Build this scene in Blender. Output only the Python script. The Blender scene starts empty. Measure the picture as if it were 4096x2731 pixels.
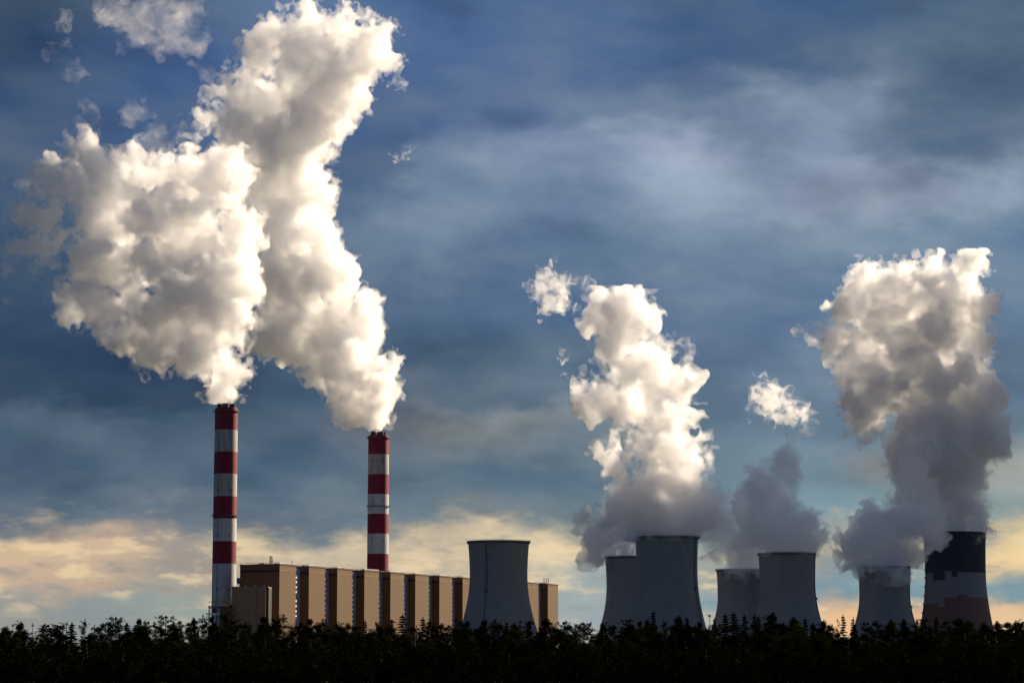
import bpy, bmesh, math, random, time
import numpy as np
from mathutils import Vector, Matrix

T0 = time.time()
S = bpy.context.scene
COL = S.collection
R = math.radians
DRAFT = False

# ------------------------------------------------------------------ camera
EYE = 2.5
PITCH = R(7.3)
FPX = 2569.0                      # focal length in pixels of the 1024 px wide frame
cam_d = bpy.data.cameras.new('camera')
cam = bpy.data.objects.new('camera', cam_d); COL.objects.link(cam)
cam.location = (0, 0, EYE)
cam.rotation_euler = (R(90) + PITCH, 0, 0)
cam_d.sensor_width = 36.0
cam_d.lens = FPX / 1024 * 36.0
cam_d.clip_start = 1.0
cam_d.clip_end = 60000.0
S.camera = cam

def at(px, py, Y):
    """world point seen at pixel (px, py) of the 1024x682 frame, at distance Y along the ground"""
    u = (px - 512.0) / FPX; v = (341.0 - py) / FPX
    c, s = math.cos(PITCH), math.sin(PITCH)
    dx, dy, dz = u, c - v * s, s + v * c
    return Vector((dx / dy * Y, Y, EYE + dz / dy * Y))

def dist_for(py, H):
    p = at(512, py, 1000.0)
    return (H - EYE) / (p.z - EYE) * 1000.0

# ------------------------------------------------------------------ sun and sky
SUN_AZ = R(50.0)                  # to the right of the view, behind the plant
SUN_EL = R(27.0)
sun_d = bpy.data.lights.new('sun', 'SUN')
sun_d.energy = 5.0
sun_d.angle = R(0.5)
sun_d.color = (1.0, 0.82, 0.60)
sun = bpy.data.objects.new('sun', sun_d); COL.objects.link(sun)
sdir = Vector((math.sin(SUN_AZ) * math.cos(SUN_EL), math.cos(SUN_AZ) * math.cos(SUN_EL), math.sin(SUN_EL)))
sun.rotation_euler = sdir.to_track_quat('Z', 'Y').to_euler()
sun.location = (0, 0, 900)

S.view_settings.view_transform = 'Standard'
S.view_settings.look = 'None'
EXPO = 1.0
S.view_settings.exposure = EXPO
S.view_settings.gamma = 1.0
S.view_settings.use_curve_mapping = False
S.render.engine = 'CYCLES'
cy = S.cycles
cy.volume_bounces = 13
cy.max_bounces = 17
cy.diffuse_bounces = 3
cy.glossy_bounces = 2
cy.transparent_max_bounces = 64
cy.volume_max_steps = 256
cy.use_denoising = True
cy.sample_clamp_indirect = 6.0
cy.use_adaptive_sampling = True
cy.adaptive_threshold = 0.04

def lin(c):
    return tuple((x / 255 / 12.92) if x / 255 <= 0.04045 else ((x / 255 + 0.055) / 1.055) ** 2.4 for x in c)

class NT:
    """tiny helper to write node trees"""
    def __init__(s, tree):
        s.t = tree; s.n = tree.nodes; s.l = tree.links
    def new(s, kind, **kw):
        n = s.n.new(kind)
        for k, v in kw.items(): setattr(n, k, v)
        return n
    def put(s, sock, v):
        if isinstance(v, bpy.types.NodeSocket): s.l.new(v, sock)
        elif v is not None: sock.default_value = v
    def math(s, op, a, b=None, c=None, clamp=False):
        n = s.new('ShaderNodeMath', operation=op, use_clamp=clamp)
        s.put(n.inputs[0], a)
        if b is not None: s.put(n.inputs[1], b)
        if c is not None: s.put(n.inputs[2], c)
        return n.outputs[0]
    def mix(s, f, a, b, mode='MIX'):
        n = s.new('ShaderNodeMix', data_type='RGBA', blend_type=mode)
        s.put(n.inputs[0], f)
        for i, v in ((6, a), (7, b)):
            if not isinstance(v, bpy.types.NodeSocket) and len(v) == 3: v = (*v, 1)
            s.put(n.inputs[i], v)
        return n.outputs[2]
    def rng(s, v, a, b, c=0.0, d=1.0, smooth=True):
        n = s.new('ShaderNodeMapRange', interpolation_type='SMOOTHSTEP' if smooth else 'LINEAR')
        for i, x in enumerate((v, a, b, c, d)): s.put(n.inputs[i], x)
        return n.outputs[0]
    def noise(s, vec, scale, detail=4, rough=0.5, dist=0.0, out=0):
        n = s.new('ShaderNodeTexNoise')
        s.put(n.inputs['Vector'], vec); n.inputs['Scale'].default_value = scale
        n.inputs['Detail'].default_value = detail; n.inputs['Roughness'].default_value = rough
        n.inputs['Distortion'].default_value = dist
        return n.outputs[out]
    def comb(s, x, y, z):
        n = s.new('ShaderNodeCombineXYZ')
        for i, v in enumerate((x, y, z)): s.put(n.inputs[i], v)
        return n.outputs[0]
    def ramp(s, f, stops, interp='LINEAR'):
        n = s.new('ShaderNodeValToRGB'); s.put(n.inputs[0], f)
        cr = n.color_ramp; cr.interpolation = interp
        while len(cr.elements) > 1: cr.elements.remove(cr.elements[0])
        cr.elements[0].position = stops[0][0]; cr.elements[0].color = (*stops[0][1], 1)
        for p, c in stops[1:]:
            e = cr.elements.new(p); e.color = (*c, 1)
        return n.outputs[0]

W = bpy.data.worlds.new('World'); S.world = W; W.use_nodes = True
w = NT(W.node_tree); w.n.clear()
wo = w.new('ShaderNodeOutputWorld'); bg = w.new('ShaderNodeBackground')
w.l.new(bg.outputs[0], wo.inputs[0])
sky = w.new('ShaderNodeTexSky', sky_type='NISHITA')
sky.sun_disc = False; sky.sun_elevation = SUN_EL; sky.sun_rotation = SUN_AZ
sky.air_density = 1.0; sky.dust_density = 0.6; sky.ozone_density = 2.0
BG = 0.05
bg.inputs[1].default_value = BG
# cloud deck laid out by compass direction and height above the horizon (degrees)
tc = w.new('ShaderNodeTexCoord').outputs['Generated']
sp = w.new('ShaderNodeSeparateXYZ'); w.l.new(tc, sp.inputs[0])
az = w.math('MULTIPLY', w.math('ARCTAN2', sp.outputs[0], sp.outputs[1]), 57.2958)
el = w.math('MULTIPLY', w.math('ARCSINE', sp.outputs[2]), 57.2958)
c2 = w.comb(w.math('MULTIPLY', az, 0.55), w.math('MULTIPLY', el, 1.15), 3.7)
wv = w.noise(c2, 0.42, 4, 0.5, 0.0, out=1)
ws = w.new('ShaderNodeSeparateXYZ'); w.l.new(wv, ws.inputs[0])
wv2 = w.noise(w.comb(w.math('MULTIPLY', az, 0.8), w.math('MULTIPLY', el, 1.6), 9.1), 1.3, 3, 0.5, 0.0, out=1)
ws2 = w.new('ShaderNodeSeparateXYZ'); w.l.new(wv2, ws2.inputs[0])
azw = w.math('ADD', az, w.math('ADD', w.math('MULTIPLY_ADD', ws.outputs[0], 3.6, -1.8), w.math('MULTIPLY_ADD', ws2.outputs[0], 1.6, -0.8)))
elw = w.math('ADD', el, w.math('ADD', w.math('MULTIPLY_ADD', ws.outputs[1], 2.2, -1.1), w.math('MULTIPLY_ADD', ws2.outputs[1], 1.0, -0.5)))
SKY_ROWS = [  # (height in the picture, [(across, colour)...])
 (0,  [(0,(34,66,102)),(100,(42,80,125)),(200,(50,92,140)),(300,(58,103,160)),(400,(54,98,152)),(500,(62,100,150)),(600,(50,94,148)),(700,(38,82,135)),(800,(48,92,140)),(900,(68,100,134)),(1024,(72,100,130))]),
 (60, [(0,(34,68,108)),(100,(40,80,128)),(200,(50,92,146)),(300,(46,90,146)),(400,(54,98,152)),(500,(66,102,154)),(600,(66,102,150)),(700,(48,88,138)),(815,(56,92,136)),(900,(68,100,134)),(1024,(66,96,126))]),
 (110,[(0,(44,80,122)),(150,(50,90,140)),(300,(50,92,142)),(400,(60,96,146)),(500,(74,106,152)),(600,(84,112,152)),(719,(88,114,152)),(800,(108,130,164)),(860,(104,126,160)),(930,(78,104,136)),(1024,(68,98,130))]),
 (150,[(0,(66,92,128)),(150,(50,88,138)),(300,(52,90,136)),(390,(66,98,138)),(430,(96,122,158)),(495,(112,134,170)),(600,(126,144,178)),(680,(134,150,182)),(740,(106,128,158)),(820,(122,142,174)),(880,(104,126,156)),(940,(80,106,138)),(1024,(84,108,140))]),
 (200,[(0,(44,84,124)),(200,(46,84,126)),(350,(66,98,138)),(430,(100,126,160)),(520,(100,126,162)),(600,(104,130,166)),(700,(118,140,170)),(783,(130,148,174)),(878,(140,157,177)),(950,(134,152,174)),(1024,(118,142,168))]),
 (250,[(0,(42,80,116)),(200,(42,80,120)),(380,(80,110,148)),(430,(88,118,154)),(495,(76,108,148)),(600,(84,116,150)),(687,(94,124,157)),(780,(104,130,160)),(878,(108,134,162)),(960,(88,122,156)),(1024,(80,120,158))]),
 (300,[(0,(38,72,108)),(200,(40,76,114)),(350,(58,92,130)),(450,(68,102,140)),(550,(68,104,144)),(650,(76,110,148)),(750,(82,114,150)),(850,(84,120,154)),(1024,(88,122,156))]),
 (355,[(0,(36,68,100)),(180,(36,68,100)),(300,(52,86,116)),(400,(66,96,126)),(500,(62,94,122)),(600,(70,102,134)),(700,(80,110,144)),(800,(88,118,150)),(1024,(92,122,150))]),
 (390,[(0,(40,70,100)),(180,(40,70,98)),(300,(60,90,118)),(400,(92,110,128)),(500,(80,104,126)),(600,(84,110,134)),(700,(88,116,144)),(800,(90,120,150)),(1024,(92,124,150))]),
 (420,[(0,(62,90,116)),(100,(74,98,122)),(180,(58,86,112)),(300,(66,92,118)),(400,(108,116,124)),(500,(128,138,142)),(590,(120,134,142)),(700,(84,114,138)),(800,(80,114,140)),(1024,(94,124,144))]),
 (475,[(0,(70,95,120)),(180,(58,88,116)),(300,(74,102,126)),(400,(80,104,124)),(500,(80,112,132)),(600,(86,114,134)),(800,(90,124,144)),(900,(138,144,142)),(1024,(156,158,148))]),
 (515,[(0,(84,104,122)),(100,(84,104,122)),(200,(98,114,128)),(300,(96,114,128)),(400,(86,112,128)),(500,(106,118,124)),(600,(96,122,132)),(800,(102,140,154)),(1024,(132,152,150))]),
 (552,[(0,(206,176,138)),(100,(196,168,138)),(180,(156,148,138)),(250,(190,174,146)),(350,(196,180,150)),(450,(204,184,150)),(550,(206,188,152)),(640,(150,160,156)),(830,(170,166,150)),(1024,(236,202,142))]),
 (590,[(0,(198,168,138)),(100,(188,164,138)),(180,(162,156,144)),(250,(176,166,146)),(450,(170,165,145)),(570,(148,162,162)),(640,(134,158,168)),(930,(120,154,164)),(1024,(116,150,160))]),
 (620,[(0,(150,150,145)),(100,(138,148,148)),(200,(146,155,150)),(580,(150,160,165)),(700,(168,172,168)),(830,(230,182,130)),(920,(222,178,130)),(1024,(222,186,140))]),
]
def az_of(px): return math.degrees(math.atan((px - 512) / FPX / math.cos(PITCH)))
def el_of(py): return math.degrees(PITCH + math.atan((341 - py) / FPX))
AZ0, AZ1 = az_of(0), az_of(1024)
fac = w.rng(azw, AZ0, AZ1, 0, 1, smooth=False)
cur = None; prev = None
for py, stops in reversed(SKY_ROWS):
    c = w.ramp(fac, [(min(1, max(0, (az_of(x) - AZ0) / (AZ1 - AZ0))), lin(k)) for x, k in stops], 'EASE')
    if cur is None: cur = c
    else: cur = w.mix(w.rng(elw, el_of(prev), el_of(py)), cur, c)
    prev = py
# finer cloud texture: streaks higher up, small bright puffs near the horizon
fine = w.noise(w.comb(w.math('MULTIPLY', az, 0.45), w.math('MULTIPLY', el, 1.1), 1.3), 0.9, 7, 0.50, 0.0)
fine2 = w.noise(w.comb(w.math('MULTIPLY_ADD', el, 0.12, w.math('MULTIPLY', az, 0.50)), w.math('MULTIPLY_ADD', az, 0.10, w.math('MULTIPLY', el, 0.80)), 7.7), 0.60, 8, 0.50, 0.0)
fine = w.math('MULTIPLY_ADD', fine, 0.45, w.math('MULTIPLY', fine2, 0.55))
high = w.rng(elw, el_of(545), el_of(480))
gain = w.rng(fine, 0.36, 0.64, w.math('MULTIPLY_ADD', high, -0.18, 0.88), w.math('MULTIPLY_ADD', high, 0.20, 1.10), smooth=False)
cur = w.mix(1.0, cur, w.comb(gain, gain, w.math('MULTIPLY_ADD', gain, 0.85, 0.15)), 'MULTIPLY')
lum = w.new('ShaderNodeRGBToBW'); w.l.new(cur, lum.inputs[0])
grey = w.comb(w.math('MULTIPLY', lum.outputs[0], 0.84), w.math('MULTIPLY', lum.outputs[0], 1.03), w.math('MULTIPLY', lum.outputs[0], 1.20))
cur = w.mix(w.math('MULTIPLY', w.math('MULTIPLY_ADD', w.rng(fine, 0.42, 0.62), 0.36, 0.10), high), cur, grey)
puff = w.noise(w.comb(w.math('MULTIPLY', az, 0.6), w.math('MULTIPLY', el, 1.9), 5.2), 1.3, 7, 0.54, 0.0)
pm = w.math('MULTIPLY', w.rng(puff, 0.5, 0.68), w.math('MULTIPLY', w.rng(elw, el_of(650), el_of(600)), w.rng(elw, el_of(548), el_of(500), 1, 0)))
cur = w.mix(w.math('MULTIPLY', pm, 0.50), cur, lin((246, 216, 162)))
pd = w.math('MULTIPLY', w.rng(puff, 0.46, 0.28), w.math('MULTIPLY', w.rng(elw, el_of(640), el_of(570)), w.rng(elw, el_of(520), el_of(460), 1, 0)))
cur = w.mix(w.math('MULTIPLY', pd, 0.55), cur, lin((112, 130, 140)))
hs = w.new('ShaderNodeHueSaturation'); hs.inputs['Saturation'].default_value = 0.90; hs.inputs['Value'].default_value = 1.07
w.l.new(cur, hs.inputs['Color']); cur = hs.outputs[0]
scl = w.new('ShaderNodeVectorMath', operation='SCALE'); w.l.new(cur, scl.inputs[0]); scl.inputs[3].default_value = 1.0 / BG / 2 ** EXPO
# the deck thins out behind the viewer and overhead, where the plain sky takes over
front = w.math('MULTIPLY', w.rng(w.math('ABSOLUTE', az), 60, 110, 1, 0), w.rng(el, 22, 40, 1, 0))
dim = w.mix(1.0, sky.outputs[0], (0.50, 0.50, 0.62), 'MULTIPLY')
w.l.new(w.mix(front, dim, scl.outputs[0]), bg.inputs[0])

# ------------------------------------------------------------------ materials
MATS = {}
def principled(name, base, rough=0.8, build=None, metallic=0.0):
    m = bpy.data.materials.new(name); m.use_nodes = True
    t = NT(m.node_tree); p = t.n['Principled BSDF']
    p.inputs['Base Color'].default_value = (*base, 1); p.inputs['Roughness'].default_value = rough
    p.inputs['Metallic'].default_value = metallic
    p.inputs['Specular IOR Level'].default_value = 0.25
    if build: build(t, p)
    MATS[name] = m
    return m

def weathered(dark, streak=0.5, scale=0.05, vert=8.0):
    """streaks running down the wall plus large soft blotches, in object coordinates"""
    def f(t, p):
        o = t.new('ShaderNodeTexCoord').outputs['Object']
        mp = t.new('ShaderNodeMapping'); t.l.new(o, mp.inputs[0]); mp.inputs['Scale'].default_value = (1, 1, 1 / vert)
        a = t.noise(mp.outputs[0], 0.35, 6, 0.6)
        b = t.noise(o, scale, 4, 0.55)
        k = t.math('MULTIPLY', t.rng(a, 0.42, 0.72), streak)
        k = t.math('MAXIMUM', k, t.math('MULTIPLY', t.rng(b, 0.45, 0.75), streak * 0.7))
        base = tuple(p.inputs['Base Color'].default_value)
        t.l.new(t.mix(k, base, (*dark, 1)), p.inputs['Base Color'])
    return f

M_red = principled('red_paint', (0.17, 0.007, 0.026), 0.6, weathered((0.13, 0.010, 0.018), 0.6))
M_white = principled('white_paint', (0.36, 0.35, 0.32), 0.6, weathered((0.17, 0.16, 0.135), 0.75))
M_white2 = principled('clean_white_paint', (0.42, 0.43, 0.45), 0.6, weathered((0.30, 0.30, 0.29), 0.5))
M_flue = principled('sooty_steel', (0.035, 0.038, 0.042), 0.6)
M_steel = principled('galvanised_steel', (0.10, 0.11, 0.12), 0.6)
M_rail = principled('pale_railing', (0.7, 0.7, 0.66), 0.6)
M_conc = principled('tower_concrete', (0.245, 0.245, 0.235), 0.9, weathered((0.18, 0.18, 0.175), 0.5, 0.02, 6))
M_conc_b = principled('tower_rim_concrete', (0.15, 0.15, 0.15), 0.9)
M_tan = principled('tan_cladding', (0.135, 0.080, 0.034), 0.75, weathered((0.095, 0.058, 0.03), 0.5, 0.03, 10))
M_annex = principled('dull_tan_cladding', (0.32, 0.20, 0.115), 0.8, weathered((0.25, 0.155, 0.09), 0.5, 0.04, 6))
M_grey = principled('grey_stair_cladding', (0.36, 0.38, 0.43), 0.8, weathered((0.28, 0.30, 0.34), 0.4))
M_band = principled('black_band', (0.02, 0.02, 0.022), 0.7)
M_roof = principled('roof_felt', (0.08, 0.075, 0.07), 0.9)
M_yellow = principled('yellow_machine_paint', (0.45, 0.24, 0.03), 0.5)
M_redbox = principled('red_machine_paint', (0.35, 0.015, 0.02), 0.5)
M_blue = principled('blue_grey_tank_paint', (0.06, 0.09, 0.15), 0.5)
M_navy = principled('dark_slate_cladding', (0.055, 0.06, 0.075), 0.8)
M_pale = principled('pale_blue_cladding', (0.26, 0.27, 0.29), 0.8)
M_rust = principled('brick_red_cladding', (0.19, 0.115, 0.095), 0.8, weathered((0.13, 0.09, 0.08), 0.7, 0.012, 1.2))
for mm in (M_navy, M_pale):      # vertical ribs of the painted stripes
    t = NT(mm.node_tree); p = t.n['Principled BSDF']
    o = t.new('ShaderNodeTexCoord').outputs['Object']
    s_ = t.new('ShaderNodeSeparateXYZ'); t.l.new(o, s_.inputs[0])
    ang = t.math('ARCTAN2', s_.outputs[0], s_.outputs[1])
    nz = t.noise(t.comb(t.math('MULTIPLY', ang, 22.0), 0.0, 0.0), 1.6, 3, 0.8)
    base = tuple(p.inputs['Base Color'].default_value)
    t.l.new(t.mix(t.rng(nz, 0.4, 0.62), base, tuple(c * 0.62 for c in base[:3])), p.inputs['Base Color'])

def joints(mat, step_h, step_v, width, dark, polar=0):
    t = NT(mat.node_tree); p = t.n['Principled BSDF']
    src = p.inputs['Base Color'].links[0].from_socket
    s_ = t.new('ShaderNodeSeparateXYZ'); t.l.new(t.new('ShaderNodeTexCoord').outputs['Object'], s_.inputs[0])
    k = t.math('LESS_THAN', t.math('FRACT', t.math('DIVIDE', s_.outputs[2], step_v)), width / step_v)
    if polar:
        a = t.math('MULTIPLY', t.math('ARCTAN2', s_.outputs[0], s_.outputs[1]), polar / 6.28318)
        k2 = t.math('LESS_THAN', t.math('FRACT', a), 0.10)
    else:
        k2 = t.math('LESS_THAN', t.math('FRACT', t.math('DIVIDE', t.math('ADD', s_.outputs[0], s_.outputs[1]), step_h)), width / step_h)
    k = t.math('MULTIPLY', t.math('MAXIMUM', k, k2), 1 - dark)
    t.l.new(t.mix(k, src, (0.05, 0.05, 0.05)), p.inputs['Base Color'])
joints(M_tan, 6.0, 12.0, 0.55, 0.82)
joints(M_annex, 7.0, 14.0, 0.5, 0.8)
joints(M_conc, 0, 9.0, 0.9, 0.95, polar=60)
def leaf_mat(name, a, b):
    m = bpy.data.materials.new(name); m.use_nodes = True
    t = NT(m.node_tree); p = t.n['Principled BSDF']
    o = t.new('ShaderNodeTexCoord').outputs['Object']
    oi = t.new('ShaderNodeObjectInfo').outputs['Random']
    f = t.math('ADD', t.math('MULTIPLY', t.noise(o, 0.9, 3), 0.6), t.math('MULTIPLY', oi, 0.4))
    c = t.mix(t.rng(f, 0.3, 0.7), a, b)
    t.l.new(c, p.inputs['Base Color']); p.inputs['Roughness'].default_value = 1.0
    p.inputs['Specular IOR Level'].default_value = 0.0
    tr = t.new('ShaderNodeBsdfTranslucent'); t.l.new(c, tr.inputs[0])
    mx = t.new('ShaderNodeMixShader'); mx.inputs[0].default_value = 0.06
    t.l.new(p.outputs[0], mx.inputs[1]); t.l.new(tr.outputs[0], mx.inputs[2])
    t.l.new(mx.outputs[0], t.n['Material Output'].inputs[0])
    return m
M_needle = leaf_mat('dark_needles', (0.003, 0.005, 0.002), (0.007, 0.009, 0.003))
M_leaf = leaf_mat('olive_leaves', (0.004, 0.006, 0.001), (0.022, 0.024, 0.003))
M_bark = principled('bark', (0.05, 0.035, 0.025), 0.95)
def ground_build(t, p):
    o = t.new('ShaderNodeTexCoord').outputs['Object']
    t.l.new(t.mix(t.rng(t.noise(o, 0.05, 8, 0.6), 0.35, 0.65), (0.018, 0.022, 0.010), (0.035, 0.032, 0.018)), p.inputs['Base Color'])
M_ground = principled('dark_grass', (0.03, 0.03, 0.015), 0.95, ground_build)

def steam_mat(name, density, g=0.35, skin=0.04, colour=(1, 1, 1), scale=0.0, lo=0.3, hi=0.6, step=0.1, fade=None):
    m = bpy.data.materials.new(name); m.use_nodes = True
    t = NT(m.node_tree); t.n.remove(t.n['Principled BSDF']); out = t.n['Material Output']
    v = t.new('ShaderNodeVolumeScatter')
    v.inputs['Color'].default_value = (*colour, 1); v.inputs['Anisotropy'].default_value = g
    if scale:
        o = t.new('ShaderNodeTexCoord').outputs['Object']
        n = t.noise(o, scale, 3, 0.6, 0.6)
        if fade:                   # thins as it rises and spreads: (height, share left at that height, share kept in the thin pockets)
            s_ = t.new('ShaderNodeSeparateXYZ'); t.l.new(o, s_.inputs[0])
            zf = t.rng(s_.outputs[2], 0.0, fade[0], 1.0, fade[1], smooth=False)
            t.l.new(t.math('MULTIPLY', t.math('MULTIPLY', t.rng(n, lo, hi, fade[2], 1.0), zf), density), v.inputs['Density'])
        else:
            t.l.new(t.rng(n, lo, hi, 0.0, density), v.inputs['Density'])
    else:
        v.inputs['Density'].default_value = density
        m.cycles.homogeneous_volume = True
    t.l.new(v.outputs[0], out.inputs['Volume'])
    tr = t.new('ShaderNodeBsdfTransparent'); df = t.new('ShaderNodeBsdfDiffuse')
    df.inputs[0].default_value = (0.9, 0.9, 0.9, 1)
    mx = t.new('ShaderNodeMixShader'); mx.inputs[0].default_value = skin
    t.l.new(tr.outputs[0], mx.inputs[1]); t.l.new(df.outputs[0], mx.inputs[2])
    t.l.new(mx.outputs[0], out.inputs['Surface'])
    m.cycles.volume_step_rate = step
    return m

# ------------------------------------------------------------------ object helpers
def tag(o, label=None, cat=None, group=None, kind=None):
    if label: o['label'] = label
    if cat: o['category'] = cat
    if group: o['group'] = group
    if kind: o['kind'] = kind
    return o

def empty(name, loc, label, cat, group=None, rz=0.0):
    o = bpy.data.objects.new(name, None); COL.objects.link(o)
    o.location = loc; o.rotation_euler.z = rz; o.empty_display_size = 5
    return tag(o, label, cat, group)

class MB:
    def __init__(s): s.v = []; s.f = []; s.m = []
    def add(s, verts, faces, mi=0):
        k = len(s.v); s.v += [tuple(v) for v in verts]
        s.f += [tuple(i + k for i in f) for f in faces]; s.m += [mi] * len(faces)
    def box(s, a, b, mi=0):
        (x0, y0, z0), (x1, y1, z1) = a, b
        s.add([(x0,y0,z0),(x1,y0,z0),(x1,y1,z0),(x0,y1,z0),(x0,y0,z1),(x1,y0,z1),(x1,y1,z1),(x0,y1,z1)],
              [(0,3,2,1),(4,5,6,7),(0,1,5,4),(1,2,6,5),(2,3,7,6),(3,0,4,7)], mi)
    def bar(s, p, q, r, n=5, r2=None, mi=0):
        p, q = Vector(p), Vector(q); d = (q - p)
        if d.length < 1e-6: return
        d.normalize(); a = d.orthogonal().normalized(); b = d.cross(a)
        r2 = r if r2 is None else r2
        vs = [p + (a * math.cos(i*2*math.pi/n) + b * math.sin(i*2*math.pi/n)) * r for i in range(n)]
        vs += [q + (a * math.cos(i*2*math.pi/n) + b * math.sin(i*2*math.pi/n)) * r2 for i in range(n)]
        s.add(vs, [(i, (i+1) % n, n + (i+1) % n, n + i) for i in range(n)] + [tuple(reversed(range(n))), tuple(range(n, 2*n))], mi)
    def lathe(s, prof, n=64, mi=0, closed=False):
        vs = [(r*math.cos(i*2*math.pi/n), r*math.sin(i*2*math.pi/n), z) for r, z in prof for i in range(n)]
        k = len(prof)
        fs = [(j*n+i, j*n+(i+1) % n, (j+1)*n+(i+1) % n, (j+1)*n+i) for j in range(k-1) for i in range(n)]
        if closed: fs += [((k-1)*n+i, (k-1)*n+(i+1) % n, (i+1) % n, i) for i in range(n)]
        s.add(vs, fs, mi)
    def prism(s, pts, z0, z1, mi=0):
        n = len(pts)
        s.add([(x, y, z0) for x, y in pts] + [(x, y, z1) for x, y in pts],
              [(i, (i+1) % n, n+(i+1) % n, n+i) for i in range(n)] + [tuple(reversed(range(n))), tuple(range(n, 2*n))], mi)
    def build(s, name, mats, parent=None, smooth=False, loc=None):
        me = bpy.data.meshes.new(name); me.from_pydata(s.v, [], s.f)
        for m in (mats if isinstance(mats, (list, tuple)) else [mats]): me.materials.append(m)
        me.polygons.foreach_set('material_index', s.m)
        if smooth:
            me.polygons.foreach_set('use_smooth', [True] * len(s.f)); 
        me.update()
        if smooth: me.set_sharp_from_angle(angle=R(40))
        o = bpy.data.objects.new(name, me); COL.objects.link(o)
        if parent: o.parent = parent
        if loc: o.location = loc
        return o

# ------------------------------------------------------------------ ground
g = MB()
N = 40
ext = 30000
xs = [ext * math.copysign(abs(t) ** 2.5, t) for t in np.linspace(-1, 1, N)]
ys = [-2000 + (ext + 2000) * t ** 2.2 for t in np.linspace(0, 1, N)]
g.add([(x, y, 0) for y in ys for x in xs], [(j*N+i, j*N+i+1, (j+1)*N+i+1, (j+1)*N+i) for j in range(N-1) for i in range(N-1)])
tag(g.build('ground', M_ground), kind='structure')

# ------------------------------------------------------------------ chimneys
def chimney(x_top, x_low, y_top, halfw, H, bands, rings, label, clean, seed, dirty):
    Y = dist_for(y_top, H)
    base = at(x_low, 670, Y)
    s = Y / FPX
    Z = lambda py: at(x_low, py, Y).z
    root = empty('chimney', (at(x_top, y_top, Y).x, Y, 0), label, 'chimney', 'striped chimneys of the power station')
    ztop = Z(bands[0][0])
    r_top = halfw * s; r_low = r_top * 1.06
    rad = lambda z: r_low + (r_top - r_low) * (z / ztop)
    n = 96
    for i, (py, colr) in enumerate(bands):
        z1 = Z(py); z0 = Z(bands[i+1][0]) if i + 1 < len(bands) else 0.0
        mb = MB(); k = 6
        mb.lathe([(rad(z0 + (z1-z0)*j/k), z0 + (z1-z0)*j/k) for j in range(k+1)], n)
        m = M_red if colr == 'r' else (M_white2 if (clean and i > 2) or i >= len(bands) - 3 else M_white)
        mb.build('red_band' if colr == 'r' else 'white_band', m, root, smooth=True)
    cap = MB()        # tapered crown above the gallery and roof slab
    cap.lathe([(r_top*0.02, ztop + 0.4), (r_top*0.93, ztop + 0.5), (r_top*0.95, ztop - 0.5), (rad(ztop), ztop - 4.0)], n)
    cap.build('cap', M_red, root, smooth=True)
    for py in rings:
        z = Z(py); rr = rad(z)
        mb = MB()
        mb.lathe([(rr*1.0, z), (rr + 1.7, z), (rr + 1.7, z + 0.5), (rr*1.0, z + 0.5)], n)
        for i in range(24):
            a = i * 2 * math.pi / 24
            mb.bar(((rr+1.6)*math.cos(a), (rr+1.6)*math.sin(a), z+0.4), ((rr+1.6)*math.cos(a), (rr+1.6)*math.sin(a), z+1.8), 0.12, 4)
        for zz in (1.1, 1.8):
            mb.lathe([(rr+1.5, z+zz), (rr+1.7, z+zz), (rr+1.7, z+zz+0.18), (rr+1.5, z+zz+0.18)], n, closed=True)
        mb.build('gallery', M_steel, root)
    for i in range(4):
        a = R(90 * i + seed)
        fr = r_top * 0.27; fx, fy = math.cos(a) * r_top * 0.53, math.sin(a) * r_top * 0.53
        mb = MB()
        zt = ztop + 4.5
        mb.lathe([(fr, 0), (fr, zt - ztop), (fr*0.86, zt - ztop), (fr*0.86, 0.6)], 32)
        mb.build('flue', M_flue, root, smooth=True, loc=(fx, fy, ztop + 0.4))
    # aviation lamps / hatches in the white bands, ladder down the shaft
    for i, (py, colr) in enumerate(bands):
        if colr == 'w':
            z1 = Z(py); z0 = Z(bands[i+1][0]) if i + 1 < len(bands) else z1 - 48
            zc = z0 + (z1 - z0) * (0.25 if i + 1 < len(bands) else 0.4)
            if not dirty: zc = z0 + (z1 - z0) * 0.68
            for ax in (-0.47, 0.47):
                a = math.asin(ax); rr = rad(zc)
                mb = MB(); mb.box((-0.6, -0.35, -0.9), (0.6, 0.35, 0.9))
                o = mb.build('hatch', M_flue, root, loc=(rr*math.sin(a), -rr*math.cos(a), zc)); o.rotation_euler.z = a
    mb = MB(); a = math.asin(-0.5)
    for s_ in (-0.35, 0.35):
        mb.bar((rad(2)*math.sin(a)+s_, -rad(2)*math.cos(a)-0.35, 2), (rad(ztop)*math.sin(a)+s_, -rad(ztop)*math.cos(a)-0.35, ztop), 0.12, 4)
    for k in range(int(ztop / 6)):
        z = 4 + k * 6; mb.bar((rad(z)*math.sin(a)-0.35, -rad(z)*math.cos(a)-0.35, z), (rad(z)*math.sin(a)+0.35, -rad(z)*math.cos(a)-0.35, z), 0.1, 4)
    mb.build('ladder', M_steel, root)
    return root, Y, r_top

CH1 = chimney(226.5, 224, 403.5, 11.5, 300, [(408,'r'),(429.8,'w'),(451.8,'r'),(473.6,'w'),(496,'r'),(518.3,'w'),(540.9,'r'),(563.3,'w')],
        (411.4, 515.6), 'taller red and white striped chimney left of the tan blocks, soot-streaked white bands', False, 0, True)
CH2 = chimney(378.7, 377.8, 430.9, 10.4, 300, [(435.4,'r'),(454.2,'w'),(474.1,'r'),(493.9,'w'),(513.5,'r'),(533.3,'w'),(553.4,'r'),(590,'w')],
        (438, 506.3), 'shorter-looking striped chimney rising behind the roofs of the tan blocks', True, 28, False)

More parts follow.
